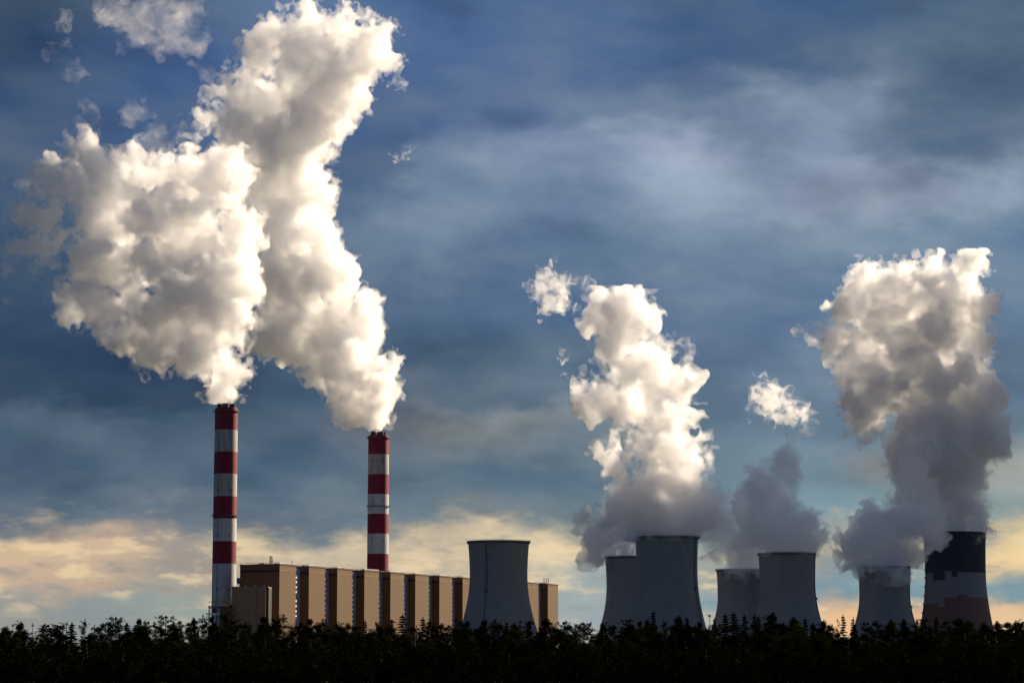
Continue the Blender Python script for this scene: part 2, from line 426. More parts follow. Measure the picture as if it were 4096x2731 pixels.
# ------------------------------------------------------------------ cooling towers
def tower(x_top, x_low, y_rim, rim_hw, waist_hw, low_hw, H, label, lip=True, ladder=None, waist_at=0.74, scheme=None, n=192):
    Y = dist_for(y_rim, H); s = Y / FPX
    Xc = at(x_top, y_rim, Y).x
    root = empty('cooling_tower', (Xc, Y, 0), label, 'cooling tower', 'cooling towers of the power station')
    rr, rw, rl = rim_hw * s, waist_hw * s, low_hw * s
    zw = H * waist_at; z_low = at(512, 622, Y).z          # radius known at the tree line
    bdn = (zw - z_low) / math.sqrt(max((rl / rw) ** 2 - 1, 1e-3))
    bup = (H - zw) / math.sqrt(max((rr / rw) ** 2 - 1, 1e-3))
    rad = lambda z: rw * math.sqrt(1 + ((z - zw) / (bup if z > zw else bdn)) ** 2)
    k = 90
    prof = [(rad(H * j / k), H * j / k) for j in range(k + 1)]
    th = 1.0
    inner = [(r - th, z) for r, z in reversed(prof)]
    mb = MB(); mb.lathe(prof + inner, n)
    mats = [M_conc]
    if scheme:
        mats = [M_navy, M_pale, M_rust]
        nn = k
        for j in range(k):
            z = H * (j + 0.5) / k
            for i in range(n):
                ph = (i + 0.5) * 2 * math.pi / n
                # horizontal position as seen across the front, in half widths
                q = math.cos(ph); front = math.sin(ph) < 0
                mb.m[j * n + i] = scheme(q if front else -q * 0.3, z / H)
        for j in range(k, 2*k + 1):
            for i in range(n):
                if j * n + i < len(mb.m): mb.m[j * n + i] = 0
    mb.build('shell', mats, root, smooth=True)
    if lip:
        mb = MB(); e = 1.3; r = rad(H)
        mb.lathe([(r - th, H + 0.35), (r + e, H + 0.3), (r + e, H - 1.6), (r + 0.1, H - 2.4), (r - th, H - 2.2)], n, closed=True)
        mb.build('rim', M_conc_b, root)
        mb = MB()
        for i in range(48):
            a = i * 2 * math.pi / 48
            mb.bar(((r+e)*math.cos(a), (r+e)*math.sin(a), H+0.3), ((r+e)*math.cos(a), (r+e)*math.sin(a), H+1.3), 0.08, 4)
        mb.lathe([(r+e-.08, H+1.2), (r+e+.08, H+1.2), (r+e+.08, H+1.35), (r+e-.08, H+1.35)], 96, closed=True)
        mb.build('railing', M_steel, root)
    if ladder is not None:
        a = ladder
        mb = MB(); pts = [((rad(z)+0.6)*math.sin(a), -(rad(z)+0.6)*math.cos(a), z) for z in np.linspace(2, H, 50)]
        for p, q in zip(pts, pts[1:]):
            mb.bar(p, q, 0.45, 5)
        o = mb.build('ladder', M_steel, root)
        z = H * 0.62
        mb = MB(); mb.box((-1.6, -1.2, -1.1), (1.6, 1.2, 1.1))
        for q in (-1.5, 1.5): mb.bar((q, -1.1, 1.1), (q, -1.1, 2.4), 0.1, 4)
        mb.bar((-1.5, -1.1, 2.4), (1.5, -1.1, 2.4), 0.1, 4)
        o = mb.build('ladder_landing', M_steel, root, loc=((rad(z)+0.8)*math.sin(a), -(rad(z)+0.8)*math.cos(a), z)); o.rotation_euler.z = a
    return root, Y, rr, H, rad

TW = {}
TW[1] = tower(498.6, 498.7, 541, 30.6, 28.8, 36.2, 132, 'pale grey cooling tower with no steam, standing before the tan blocks', ladder=math.asin(-0.41))
TW[2] = tower(666.8, 668.4, 536.6, 31.4, 30.3, 37.2, 132, 'tallest-looking plain grey cooling tower in the middle of the steaming group', ladder=math.asin(0.86))
TW[3] = tower(632.2, 631, 556.3, 27.0, 25.8, 31.0, 132, 'dark cooling tower half hidden behind the left side of the middle one', ladder=None)
TW[4] = tower(740.3, 739.5, 569, 23.8, 22.8, 27.3, 132, 'low-looking far cooling tower peeping out left of a nearer one, steam over its rim')
TW[5] = tower(786.7, 788, 552.8, 28.2, 27.2, 33.3, 132, 'plain dark cooling tower overlapping the far one on its left', ladder=math.asin(0.97))
TW[6] = tower(883.9, 885.3, 566.3, 25.6, 24.8, 29.4, 132, 'small-looking plain cooling tower beside the striped one', ladder=math.asin(0.96))
def scheme(q, h):   # 0 navy, 1 pale, 2 brick red
    # heights of the stepped borders, h is the share of the tower's height
    top = 0.690 if q > -0.10 else (0.662 if q > -0.28 else (0.700 if q > -0.5 else (0.632 if q > -0.84 else 0.69)))
    low = 0.535 if q > 0.20 else (0.553 if q > -0.14 else (0.535 if q > -0.5 else (0.470 if q > -0.67 else 0.488)))
    top += 0.02; low += 0.0
    return 0 if h > top else (1 if h > low else 2)
TW[7] = tower(954.5, 956, 532.5, 30.8, 29.9, 35.0, 180, 'widest cooling tower painted dark slate, pale grey and muted brown in stepped bands', lip=False, waist_at=0.72, scheme=scheme, n=288)
# bracket platforms of the lift up the left edge of the striped tower
root, Y, rr, H, rad = TW[7]
for i in range(10):
    z = H * (0.17 + 0.062 * i) + 1
    a = R(-82)
    mb = MB()
    mb.box((-0.5, -1.0, -0.3), (2.6, 1.0, 0.0)); mb.box((2.2, -1.0, 0.0), (2.6, 1.0, 2.2)); mb.bar((0, 0, -2.0), (2.4, 0, -0.2), 0.25, 4)
    o = mb.build('platform', M_steel, root, loc=((rad(z))*math.sin(a), -(rad(z))*math.cos(a), z)); o.rotation_euler.z = a - R(90)
mb = MB(); a = R(-82)
pts = [((rad(z)+0.5)*math.sin(a), -(rad(z)+0.5)*math.cos(a), z) for z in np.linspace(2, H*0.8, 40)]
for p, q in zip(pts, pts[1:]): mb.bar(p, q, 0.3, 5)
mb.build('ladder', M_steel, root)
mb = MB(); r = rad(H)
mb.lathe([(r-1, H+0.4), (r+0.5, H+0.4), (r+0.5, H-1.4), (r-1, H-1.4)], 192, closed=True)
mb.build('rim', M_flue, root)

# ------------------------------------------------------------------ boiler house blocks
HB = 118.0
Yb0, Yb1 = dist_for(563, HB), dist_for(582.9, HB)
Pa, Pb = at(279.7, 563, Yb0), at(547.9, 582.9, Yb1)
row = Vector((Pb.x - Pa.x, Pb.y - Pa.y)); row.normalize()
nrm = Vector((row.y, -row.x))               # faces right and towards the viewer
def on_row(px, off=0.0):
    """point of the facade line (moved off metres back from it) that stands in picture column px"""
    u = (px - 512) / FPX; dz = (HB - EYE)
    # X / Y depends a little on height through the pitch; solve for the roof line
    ox, oy = Pa.x - nrm.x * off, Pa.y - nrm.y * off
    t = 0.0
    for _ in range(30):
        x, y = ox + row.x * t, oy + row.y * t
        depth = y * math.cos(PITCH) + dz * math.sin(PITCH)
        e = x / depth - u
        de = (row.x * depth - x * row.y * math.cos(PITCH)) / depth ** 2
        t -= e / de
    return t
corners = [279.7, 309.1, 337.4, 364.5, 390.6, 415.4, 439.5, 462.7, 485.0, 506.6, 527.6, 547.9]
lights = [296, 325, 352.3, 378.9, 404, 428.7, 452, 474.6, 496.6, 517.8, 538.3, 558.1]
greys = [300.4, 329.1, 356.3, 382.4, 407.7, 431.8, 455, 477.5, 499.4, 520.5, 540.8, None]
ordn = ['first', 'second', 'third', 'fourth', 'fifth', 'sixth', 'seventh', 'eighth', 'ninth', 'tenth', 'eleventh', 'twelfth']
random.seed(5)
def local_box(mb, t0, t1, o0, o1, z0, z1, org, mi=0):
    """box along the row from t0 to t1, from o0 to o1 metres behind the facade line"""
    pts = []
    for t, o in ((t0, o1), (t0, o0), (t1, o0), (t1, o1)):
        pts.append((t - org[0], -o))
    (ax, ay), (bx, by), (cx, cyy), (dx, dyy) = pts
    mb.prism([(ax, ay), (dx, dyy), (cx, cyy), (bx, by)] if False else [(ax, ay), (bx, by), (cx, cyy), (dx, dyy)], z0, z1, mi)
rot_row = math.atan2(row.y, row.x)
# local frame: +x along the row, +y is left of the row (away from the facade), so "off" metres back = +y
def lbox(mb, x0, x1, y0, y1, z0, z1, mi=0): mb.box((min(x0,x1), min(y0,y1), z0), (max(x0,x1), max(y0,y1), z1), mi)
def rails(mb, x0, x1, y0, y1, z, step=3.0):
    for (ax, ay, bx, by) in ((x0,y0,x1,y0),(x0,y1,x1,y1),(x0,y0,x0,y1),(x1,y0,x1,y1)):
        L = math.hypot(bx-ax, by-ay); k = max(1, int(L / step))
        for i in range(k + 1):
            px, py = ax + (bx-ax)*i/k, ay + (by-ay)*i/k
            mb.bar((px, py, z), (px, py, z + 1.4), 0.2, 4)
        for h in (0.7, 1.4): mb.bar((ax, ay, z+h), (bx, by, z+h), 0.2, 4)
blocks = []
for i, (xc, xl, xg) in enumerate(zip(corners, lights, greys)):
    t0, t1 = on_row(xc), on_row(xl)
    L = t1 - t0; D = 50.0
    where = {0: ' beside the taller striped chimney, with a low annex before it', 11: ' with three thin aerials, right of the unsteaming cooling tower'}.get(i, ' counting away from the taller striped chimney')
    if i in (8, 9):
        continue            # wholly behind the cooling tower
    root = empty('boiler_house_block', (Pa.x + row.x * t0, Pa.y + row.y * t0, 0),
                 ('%s tan boiler block' % ordn[i] if i not in (10,) else 'tan boiler block just right of the unsteaming cooling tower, second to last') + (where if i != 10 else ''), 'boiler house',
                 'row of tan boiler house blocks', rot_row)
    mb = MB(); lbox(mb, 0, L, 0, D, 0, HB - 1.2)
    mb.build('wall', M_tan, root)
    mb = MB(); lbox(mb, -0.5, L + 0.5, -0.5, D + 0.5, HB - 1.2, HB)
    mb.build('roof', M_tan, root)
    mb = MB(); lbox(mb, -0.25, -0.003, 0.4, D - 0.4, HB - 8.8, HB - 6.6)
    mb.build('black_band', M_band, root)
    mb = MB(); lbox(mb, -0.1, L, -0.12, -0.003, HB - 6.9, HB - 6.4)
    mb.build('panel_joint', M_annex, root)
    mb = MB(); rails(mb, 0, L, 0, D, HB); 
    mb.build('roof_railing', M_rail, root)
    for k in range(4):
        mb = MB()
        x = random.uniform(4, L - 6); y = random.uniform(3, D - 8); s_ = random.uniform(1.5, 4)
        lbox(mb, x, x + s_, y, y + s_ * 1.3, HB, HB + random.uniform(0.8, 2.2))
        mb.build('roof_vent', M_steel, root)
    if xg is not None:
        # grey stair tower in the recess behind the facade line
        tn = on_row(corners[i + 1])
        # depth of the recess so that its inner corner shows in column xg
        lo, hi = 2.0, 45.0
        for _ in range(40):
            mid = (lo + hi) / 2
            q = Vector((Pa.x + row.x * tn - nrm.x * mid, Pa.y + row.y * tn - nrm.y * mid))
            depth = q.y * math.cos(PITCH) + (HB - EYE) * math.sin(PITCH)
            if q.x / depth * FPX + 512 > xg: lo = mid
            else: hi = mid
        dep = (lo + hi) / 2
        mb = MB(); lbox(mb, L + 0.002, tn - t0 - 0.002, dep, D - 3, 0, HB - 3.0)
        mb.build('stair_tower', M_grey, root)
        mb = MB(); lbox(mb, L + 0.002, L + 3.2, 0.3, 2.6, 0, 2.4 if i == 0 else 1.9)
        land = None
        for k in range(18):
            if random.random() < 0.8 or i > 0:
                z = 12 + k * 5.4 + (random.uniform(-0.6, 0.6) if i == 0 else 0)
                # landings at the outer corner of the light wall
                if land is None: land = mb.build('landing', M_rail if i == 0 else M_steel, root, loc=(0, 0, z))
                else:
                    c = land.copy(); COL.objects.link(c); c.parent = root; c.location = (0, 0, z)
    blocks.append(root)
b0 = blocks[0]
# lattice mast on the first roof
def lattice(mb, x, y, z, h, wd, n):
    c = [(x-wd, y-wd), (x+wd, y-wd), (x+wd, y+wd), (x-wd, y+wd)]
    for (a, b) in c: mb.bar((a, b, z), (a, b, z+h), 0.22, 4)
    for k in range(n):
        z0, z1 = z + h*k/n, z + h*(k+1)/n
        for q in range(4):
            a, b = c[q], c[(q+1) % 4]
            mb.bar((*a, z0), (*b, z1), 0.16, 4); mb.bar((*a, z1), (*b, z1), 0.16, 4)
mb = MB(); lattice(mb, 12, 18, HB, 9.0, 1.1, 5); mb.bar((15, 18, HB), (15, 18, HB+4), 0.25, 5); mb.box((14.4, 17.4, HB+3), (15.6, 18.6, HB+4.4))
mb.build('lattice_mast', M_steel, b0)
for x in (26, 31, 36, 38):
    mb = MB(); mb.bar((x, 6, HB), (x, 6, HB + random.uniform(2.5, 5.5)), 0.18, 4); mb.build('aerial', M_steel, b0)
b11 = blocks[-1]
for k in range(3):
    mb = MB(); x = 14 + 7 * k; mb.bar((x, 12, HB), (x, 12, HB + 8.5), 0.3, 5)
    for h in (4, 6, 8): mb.box((x-0.8, 11.6, HB+h-1.4), (x-0.4, 12.4, HB+h)); mb.box((x+0.4, 11.6, HB+h-1.4), (x+0.8, 12.4, HB+h))
    mb.build('aerial', M_steel, b11)
# gear hung on the outer left edge of the first block
mb = MB(); lbox(mb, 1.0, 6.0, 50.003, 54.5, HB - 21, HB - 14.5); mb.build('bracket_box', M_blue, b0)
mb = MB(); mb.bar((3, 52, HB - 34), (3, 52, HB - 21), 0.35, 6); mb.bar((2, 51.5, HB - 34), (2, 51.5, HB - 21), 0.25, 6); mb.build('pipe', M_steel, b0)
mb = MB(); mb.bar((3, 52.6, HB - 47), (3, 52.6, HB - 34), 2.4, 14); mb.bar((3, 53, HB - 35), (2, 58, HB - 46), 0.4, 6); mb.build('tank', M_blue, b0)

# annex before the first block, small plant house, steel deck with the crane
def front_box(mb, x0, x1, y_top, Y, depth, z0=0.0, org=(0, 0)):
    a, b = at(x0, y_top, Y), at(x1, y_top, Y)
    mb.box((a.x - org[0], Y - org[1], z0), (b.x - org[0], Y + depth - org[1], a.z))
    return a.x, b.x, a.z
YA = Yb0 - 70
ax0, ax1 = at(231.7, 585.8, YA).x, at(266.0, 585.8, YA).x
az_ = at(240, 585.8, YA).z
root = empty('annex', ((ax0+ax1)/2, YA, 0), 'low dull brown annex standing against the front of the first tan block', 'annex building')
hw = (ax1 - ax0) / 2
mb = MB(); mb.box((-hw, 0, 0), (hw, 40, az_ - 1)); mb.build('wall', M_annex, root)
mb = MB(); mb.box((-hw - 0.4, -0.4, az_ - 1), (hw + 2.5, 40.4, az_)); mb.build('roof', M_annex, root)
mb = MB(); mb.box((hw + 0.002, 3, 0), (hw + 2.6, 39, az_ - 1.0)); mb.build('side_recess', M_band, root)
mb = MB(); mb.box((hw * 0.50, -0.15, 0), (hw * 0.52, -0.002, az_ - 1)); mb.build('seam', M_band, root)
mb = MB()
for q in (-0.30, 0.22, 0.8): mb.box((hw*q, 3, az_), (hw*q + 1.8, 5, az_ + 1.4))
for q in np.linspace(-1, 1, 12): mb.bar((hw*q, 0.3, az_), (hw*q, 0.3, az_+1.1), 0.08, 4)
mb.bar((-hw, 0.3, az_+1.1), (hw, 0.3, az_+1.1), 0.08, 4)
mb.build('roof_gear', M_steel, root)

YP = YA - 8
p0, p1 = at(220.4, 605.7, YP), at(231.2, 605.7, YP)
root = empty('plant_house', ((p0.x+p1.x)/2, YP, 0), 'small sunlit tan plant house between the steel deck and the annex', 'plant house')
hw = (p1.x - p0.x) / 2
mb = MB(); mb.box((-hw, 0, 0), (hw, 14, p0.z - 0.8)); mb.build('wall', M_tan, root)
mb = MB(); mb.box((-hw - 0.8, -0.6, p0.z - 0.8), (hw + 0.4, 14.4, p0.z)); mb.build('roof', M_band, root)
YD = YP - 2
d0, d1 = at(208.4, 606.5, YD), at(220.0, 606.5, YD)
dz0 = at(208, 612.5, YD).z
root = empty('steel_deck', ((d0.x+d1.x)/2, YD, 0), 'open steel frame deck with posts at the foot of the taller striped chimney', 'steel deck')
hw = (d1.x - d0.x) / 2
mb = MB(); mb.box((-hw, 0, d0.z - 0.9), (hw, 10, d0.z)); mb.build('top_deck', M_steel, root)
mb = MB(); mb.box((-hw - 2, -1, dz0 - 1.4), (hw, 11, dz0)); mb.build('lower_deck', M_rail, root)
for x in (-hw + 0.5, -hw * 0.35, hw * 0.4, hw - 0.5):
    for y in (0.5, 9.5):
        mb = MB(); mb.box((x - 0.35, y - 0.35, 0), (x + 0.35, y + 0.35, dz0 - 1.4)); mb.box((x - 0.35, y - 0.35, dz0), (x + 0.35, y + 0.35, d0.z - 0.9)); mb.build('post', M_steel, root)
mb = MB(); rails(mb, -hw, hw, 0, 10, d0.z, 2.0); mb.build('railing', M_steel, root)
root = empty('storage_tank', (d0.x + 5.4, YD + 4, dz0), 'red drum tank sitting on the lower level of the steel deck', 'tank')
mb = MB(); mb.lathe([(0.1, 5.2), (1.6, 5.0), (2.1, 4.4), (2.1, 0.9), (1.6, 0.6), (0.1, 0.5)], 20); mb.build('drum', M_redbox, root, smooth=True)
mb = MB(); mb.bar((-1.2, -1, 0), (-1.2, -1, 1.2), 0.2, 5); mb.bar((1.2, -1, 0), (1.2, -1, 1.2), 0.2, 5); mb.bar((0, 1.2, 0), (0, 1.2, 1.2), 0.2, 5); mb.build('legs', M_steel, root)
# yellow crane
cz = d0.z
c0 = at(222.8, 603.5, YD).x
root = empty('crane', (c0, YD + 5, cz), 'yellow crane with a long level jib above the steel deck', 'crane')
zj = at(222, 601.0, YD).z - cz
jl = at(207.9, 601, YD).x - c0
mb = MB()
for y in (-0.6, 0.6):
    mb.bar((jl, y, zj - 0.3), (0, y, zj + 0.4), 0.22, 5); 
    for k in range(10): mb.bar((jl*k/10, y, zj + 0.4 - 0.7*k/10), (jl*(k+0.5)/10, y, zj + 1.3 - 1.2*k/10), 0.14, 4); mb.bar((jl*(k+0.5)/10, y, zj + 1.3 - 1.2*k/10), (jl*(k+1)/10, y, zj + 0.33 - 0.7*k/10), 0.14, 4)
mb.bar((jl, 0, zj - 0.2), (0, 0, zj + 1.5), 0.22, 5)
mb.build('jib', M_yellow, root)
mb = MB(); mb.box((-0.5, -1.3, zj - 1.6), (3.2, 1.3, zj + 1.2)); mb.box((0.8, -1.0, zj + 1.2), (2.4, 1.0, zj + 2.4)); mb.build('cab', M_yellow, root)
mb = MB(); mb.bar((2.8, 0, zj + 1.0), (5.6, 0, zj + 0.6), 0.4, 6); mb.bar((5.6, 0, zj + 0.6), (8.0, 0, zj - 3.6), 0.5, 6); mb.bar((3.2, 0, zj - 0.4), (8.0, 0, zj - 3.6), 0.3, 6); mb.build('counter_arm', M_yellow, root)
for x in (jl * 0.55, jl * 0.36, 1.4):
    mb = MB(); mb.bar((x, 0, 0), (x, 0, zj - 0.2), 0.3, 6); mb.build('post', M_yellow if x > 0 else M_steel, root)
mb = MB(); mb.bar((-0.3, 0, zj - 2.5), (-0.3, 0, zj), 0.12, 4); mb.box((-0.8, -0.5, zj - 3.2), (0.2, 0.5, zj - 2.4)); mb.build('hook_block', M_flue, root)
mb = MB(); mb.box((7.0, -1.5, -0.5), (9.4, 1.5, zj - 3.2)); mb.build('winch', M_flue, root)

print('structures', round(time.time() - T0, 1))

# ------------------------------------------------------------------ forest
def leaf_cloud(rng, centres, radii, nper, size, flat=1.0):
    """many small leaf-sized quads spread through clumps; returns verts, faces"""
    C = np.repeat(np.asarray(centres, float), nper, 0); Rr = np.repeat(np.asarray(radii, float), nper, 0)
    n = len(C)
    d = rng.normal(size=(n, 3)); d /= np.linalg.norm(d, axis=1)[:, None]
    r = rng.random(n) ** 0.5
    P = C + d * (Rr * r[:, None] if Rr.ndim == 2 else (Rr * r)[:, None]) * np.array([1, 1, flat])
    a = rng.normal(size=(n, 3)); a /= np.linalg.norm(a, axis=1)[:, None]
    b = np.cross(a, rng.normal(size=(n, 3))); b /= np.linalg.norm(b, axis=1)[:, None]
    s = (size * rng.uniform(0.6, 1.4, n))[:, None]
    V = np.stack([P - a*s, P + b*s*0.6, P + a*s, P - b*s*0.6], 1).reshape(-1, 3)
    F = np.arange(n * 4).reshape(-1, 4)
    return V, F

def mesh_np(name, V, F, mat):
    me = bpy.data.meshes.new(name)
    me.vertices.add(len(V)); me.vertices.foreach_set('co', np.ascontiguousarray(V, np.float32).ravel())
    k = F.shape[1]
    me.loops.add(F.size); me.loops.foreach_set('vertex_index', np.ascontiguousarray(F, np.int32).ravel())
    me.polygons.add(len(F)); me.polygons.foreach_set('loop_start', np.arange(0, F.size, k, dtype=np.int32))
    me.polygons.foreach_set('loop_total', np.full(len(F), k, np.int32))
    me.update(calc_edges=True); me.materials.append(mat)
    return me

def make_tree(kind, seed, H=14.0):
    """returns (trunk mesh, crown mesh) for a tree of height 14 m standing at the origin"""
    rng = np.random.default_rng(seed); random.seed(seed)
    tr = MB(); cs, rs = [], []
    if kind == 'spruce':
        wd = random.uniform(1.9, 2.5); low = 0.12
        lean = random.uniform(-0.3, 0.3)
        tr.bar((0, 0, 0), (lean, 0, H), 0.22, 7, 0.03)
        levels = 22
        for k in range(levels):
            t = low + (1 - low) * (k / levels) ** 0.9; z = H * t
            L = wd * (1 - t) ** 0.8 * random.uniform(0.75, 1.15) + 0.10
            nb = 7 if t < 0.7 else 5
            for b in range(nb):
                if random.random() < 0.12: continue
                a = random.uniform(0, 2*math.pi); ll = L * random.uniform(0.6, 1.15)
                e = (lean*t + math.cos(a)*ll, math.sin(a)*ll, z - ll * random.uniform(0.0, 0.35))
                tr.bar((lean*t, 0, z), e, 0.05, 3, 0.02)
                for q in (0.35, 0.65, 0.95):
                    cs.append((lean*t + math.cos(a)*ll*q, math.sin(a)*ll*q, z + (e[2]-z)*q)); rs.append((0.33, 0.33, 0.2))
        cs.append((lean, 0, H - 0.1)); rs.append((0.10, 0.10, 0.4))
        V, F = leaf_cloud(rng, cs, rs, 40, 0.08)
    elif kind == 'pine':
        tr.bar((0, 0, 0), (0.3, 0, H * 0.97), 0.24, 7, 0.04)
        nl = random.randint(15, 21)
        for k in range(nl):
            t = 0.28 + 0.68 * k / nl; z = H * t
            a = random.uniform(0, 2*math.pi); ll = (2.1 * math.sin(math.pi * min(1, (1.02 - t) * 1.05 + 0.05)) ** 0.7 + 0.25) * random.uniform(0.5, 1.2)
            e = Vector((0.3*t + math.cos(a)*ll, math.sin(a)*ll, z + ll * random.uniform(0.15, 0.6)))
            tr.bar((0.3*t, 0, z), e, 0.08, 4, 0.03)
            for q in range(9):
                p = e.lerp(Vector((0.3*t, 0, z)), random.uniform(0, 0.6)) + Vector((random.gauss(0, .36), random.gauss(0, .36), random.gauss(0.1, .25)))
                cs.append(tuple(p)); rs.append((0.40, 0.40, 0.28))
            m_ = (Vector((0.3*t, 0, z)) + e) / 2; cs.append(tuple(m_)); rs.append((0.6, 0.6, 0.35))
        for k in range(9):      # shoots at the tip
            a = random.uniform(0, 2*math.pi); z = H * (0.9 + 0.1 * random.random()); l = (H - z) * 0.35 + 0.12
            p = (0.3 + math.cos(a)*l, math.sin(a)*l, z - 0.1); tr.bar((0.3, 0, z - 0.5), p, 0.04, 3, 0.02)
            cs.append(p); rs.append((0.16, 0.16, 0.22))
        cs.append((0.3, 0, H - 0.25)); rs.append((0.09, 0.09, 0.35))
        V, F = leaf_cloud(rng, cs, rs, 55, 0.065)
    else:
        thin = kind == 'birch'
        tr.bar((0, 0, 0), (0, 0, H * 0.9), 0.22, 7, 0.04)
        rw = 1.15 if thin else random.uniform(1.9, 2.5)
        lobes = [(random.gauss(0, .45)*rw, random.gauss(0, .45)*rw, H * random.uniform(0.5, 0.88), rw * random.uniform(0.4, 0.75)) for _ in range(5 if thin else 9)]
        lobes.append((0.1, 0, H * 0.93, rw * 0.32))
        for (lx, ly, lz, lr) in lobes:
            tr.bar((0, 0, lz * 0.7), (lx, ly, lz), 0.07, 4, 0.02)
            for q in range(18 if thin else 34):
                d = Vector((random.gauss(0, 1), random.gauss(0, 1), random.gauss(0, 1))).normalized() * lr * random.uniform(0.2, 0.95)
                p = Vector((lx, ly, lz)) + Vector((d.x, d.y, d.z * 1.25))
                tr.bar((lx, ly, lz), p, 0.03, 3, 0.01)
                cs.append(tuple(p)); rs.append((0.42, 0.42, 0.38) if not thin else (0.2, 0.2, 0.26))
        V, F = leaf_cloud(rng, cs, rs, 110 if not thin else 16, 0.055 if not thin else 0.05)
    if kind != 'birch':      # dense lower boughs reaching almost to the ground
        nlow = 46; ph = rng.uniform(0, 6.28, nlow); zz = rng.uniform(0.04, 0.62, nlow) * H
        rd = (1.5 if kind == 'spruce' else 1.9) * (1 - 0.45 * zz / H) * rng.uniform(0.2, 1.0, nlow)
        V2, F2 = leaf_cloud(rng, np.stack([np.cos(ph)*rd, np.sin(ph)*rd, zz], 1), np.full((nlow, 3), 0.85), 200, 0.10)
        F = np.concatenate([F, F2 + len(V)]); V = np.concatenate([V, V2])
    me = bpy.data.meshes.new('trunk'); me.from_pydata(tr.v, [], tr.f); me.materials.append(M_bark)
    zmax = max(V[:, 2].max(), max(v[2] for v in tr.v))
    s = H / zmax
    V = V * np.array([1, 1, s]); me.transform(Matrix.Diagonal((1, 1, s, 1)))
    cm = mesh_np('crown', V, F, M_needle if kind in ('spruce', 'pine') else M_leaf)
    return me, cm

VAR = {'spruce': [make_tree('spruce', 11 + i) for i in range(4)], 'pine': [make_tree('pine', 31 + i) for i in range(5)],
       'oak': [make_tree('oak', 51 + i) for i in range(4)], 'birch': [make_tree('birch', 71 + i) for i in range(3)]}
NAMES = {'spruce': 'spruce_tree', 'pine': 'pine_tree', 'oak': 'broadleaf_tree', 'birch': 'birch_tree'}
tree_recs = []
rt = random.Random(77)
def plant(kind, px, py, Y, wide=1.0, sky=False):
    """tree whose tip shows in column px (1024 frame) at height py when standing at distance Y"""
    p = at(px, py, Y); H = p.z
    o = bpy.data.objects.new(NAMES[kind], None); COL.objects.link(o)
    tm, cm = rt.choice(VAR[kind])
    s = H / 14.0
    o.location = (p.x, Y, 0); o.rotation_euler.z = rt.uniform(0, 6.283)
    o.scale = (s * wide, s * wide, s)
    for nm, me in (('trunk', tm), ('crown', cm)):
        c = bpy.data.objects.new(nm, me); COL.objects.link(c); c.parent = o
    o['category'] = 'tree'
    tree_recs.append((o, kind, px, py, sky))
K = 1 / 2.2969
SKYL = [(48,1417,'pine',1),(30,1426,'birch',1.1),(75,1424,'birch',1.2),(108,1424,'pine',1),(130,1428,'oak',1),(152,1421,'birch',1.3),(165,1424,'spruce',1.1),(198,1414,'pine',.8),(232,1419,'pine',1),(248,1420,'pine',1),
 (263,1407,'pine',1.1),(277,1409,'pine',.8),(292,1421,'pine',.8),(320,1412,'oak',1),(338,1417,'pine',1),(378,1404,'pine',1.2),(398,1418,'pine',1),(415,1417,'pine',1),(445,1409,'oak',.8),(463,1404,'pine',.8),
 (487,1406,'oak',.9),(510,1397,'pine',1.2),(530,1410,'pine',1.1),(560,1420,'pine',1),(605,1407,'oak',1.2),(625,1411,'pine',1),(655,1402,'pine',1),(690,1420,'spruce',1),(712,1412,'oak',1.1),(738,1413,'pine',.9),(770,1419,'pine',1),
 (800,1421,'oak',1),(838,1418,'spruce',1),(862,1420,'pine',1),(898,1414,'pine',.8),(927,1404,'spruce',1.5),(972,1412,'spruce',1.3),(988,1418,'pine',1),(1012,1422,'oak',1),(1046,1412,'pine',1.3),(1074,1418,'oak',1.1),(1113,1413,'oak',1.2),
 (1134,1418,'spruce',1.2),(1151,1418,'pine',.7),(1163,1421,'spruce',1.1),(1180,1422,'oak',.9),(1195,1418,'birch',1.3),(1219,1412,'pine',1),(1253,1411,'oak',1.3),(1297,1417,'pine',1),(1322,1424,'birch',1.4),(1339,1420,'pine',.8),(1357,1420,'pine',.9),(1385,1421,'oak',1),(1410,1424,'pine',.8),
 (1441,1412,'pine',1),(1470,1417,'oak',.9),(1501,1396,'spruce',1),(1487,1412,'oak',.8),(1524,1417,'pine',.8),(1558,1405,'oak',1.1),(1578,1411,'spruce',1.2),(1606,1419,'oak',.9),(1630,1403,'birch',.9),(1641,1413,'spruce',.8),
 (1665,1403,'spruce',1.4),(1684,1400,'spruce',1.5),(1711,1406,'spruce',1.2),(1732,1405,'spruce',1.1),(1744,1408,'spruce',1.1),(1775,1398,'oak',1.2),(1800,1419,'pine',.9),(1824,1409,'oak',1.3),(1849,1412,'spruce',1.2),(1868,1421,'pine',1),(1893,1415,'oak',1.2),
 (1912,1425,'birch',1),(1923,1412,'birch',.7),(1936,1406,'spruce',1.0),(1960,1413,'spruce',1.1),(1990,1420,'pine',1),(2013,1416,'pine',1),(2048,1414,'oak',1.1),(2075,1412,'oak',1),(2107,1412,'birch',1.1),(2120,1411,'pine',1),(2150,1410,'spruce',1),(2170,1418,'pine',1),(2199,1411,'oak',1.7),
 (2225,1416,'oak',1.2),(2258,1420,'oak',1),(2290,1418,'oak',1.3),(2312,1420,'oak',1.1),(2334,1414,'pine',1.1),(2348,1419,'oak',1)]
for x, y, k, wd in SKYL: plant(k, x * K, (y + (2 if k == 'spruce' else 5)) * K, 560 + rt.uniform(-8, 12), wd * 0.9, True)
for i in range(62):
    x = -20 + i * 2400 / 62 + rt.uniform(-14, 14)
    plant(rt.choice(['pine', 'pine', 'oak', 'oak', 'spruce']), x * K, rt.uniform(1426, 1435) * K, 540 + rt.uniform(-6, 6), 1.5)
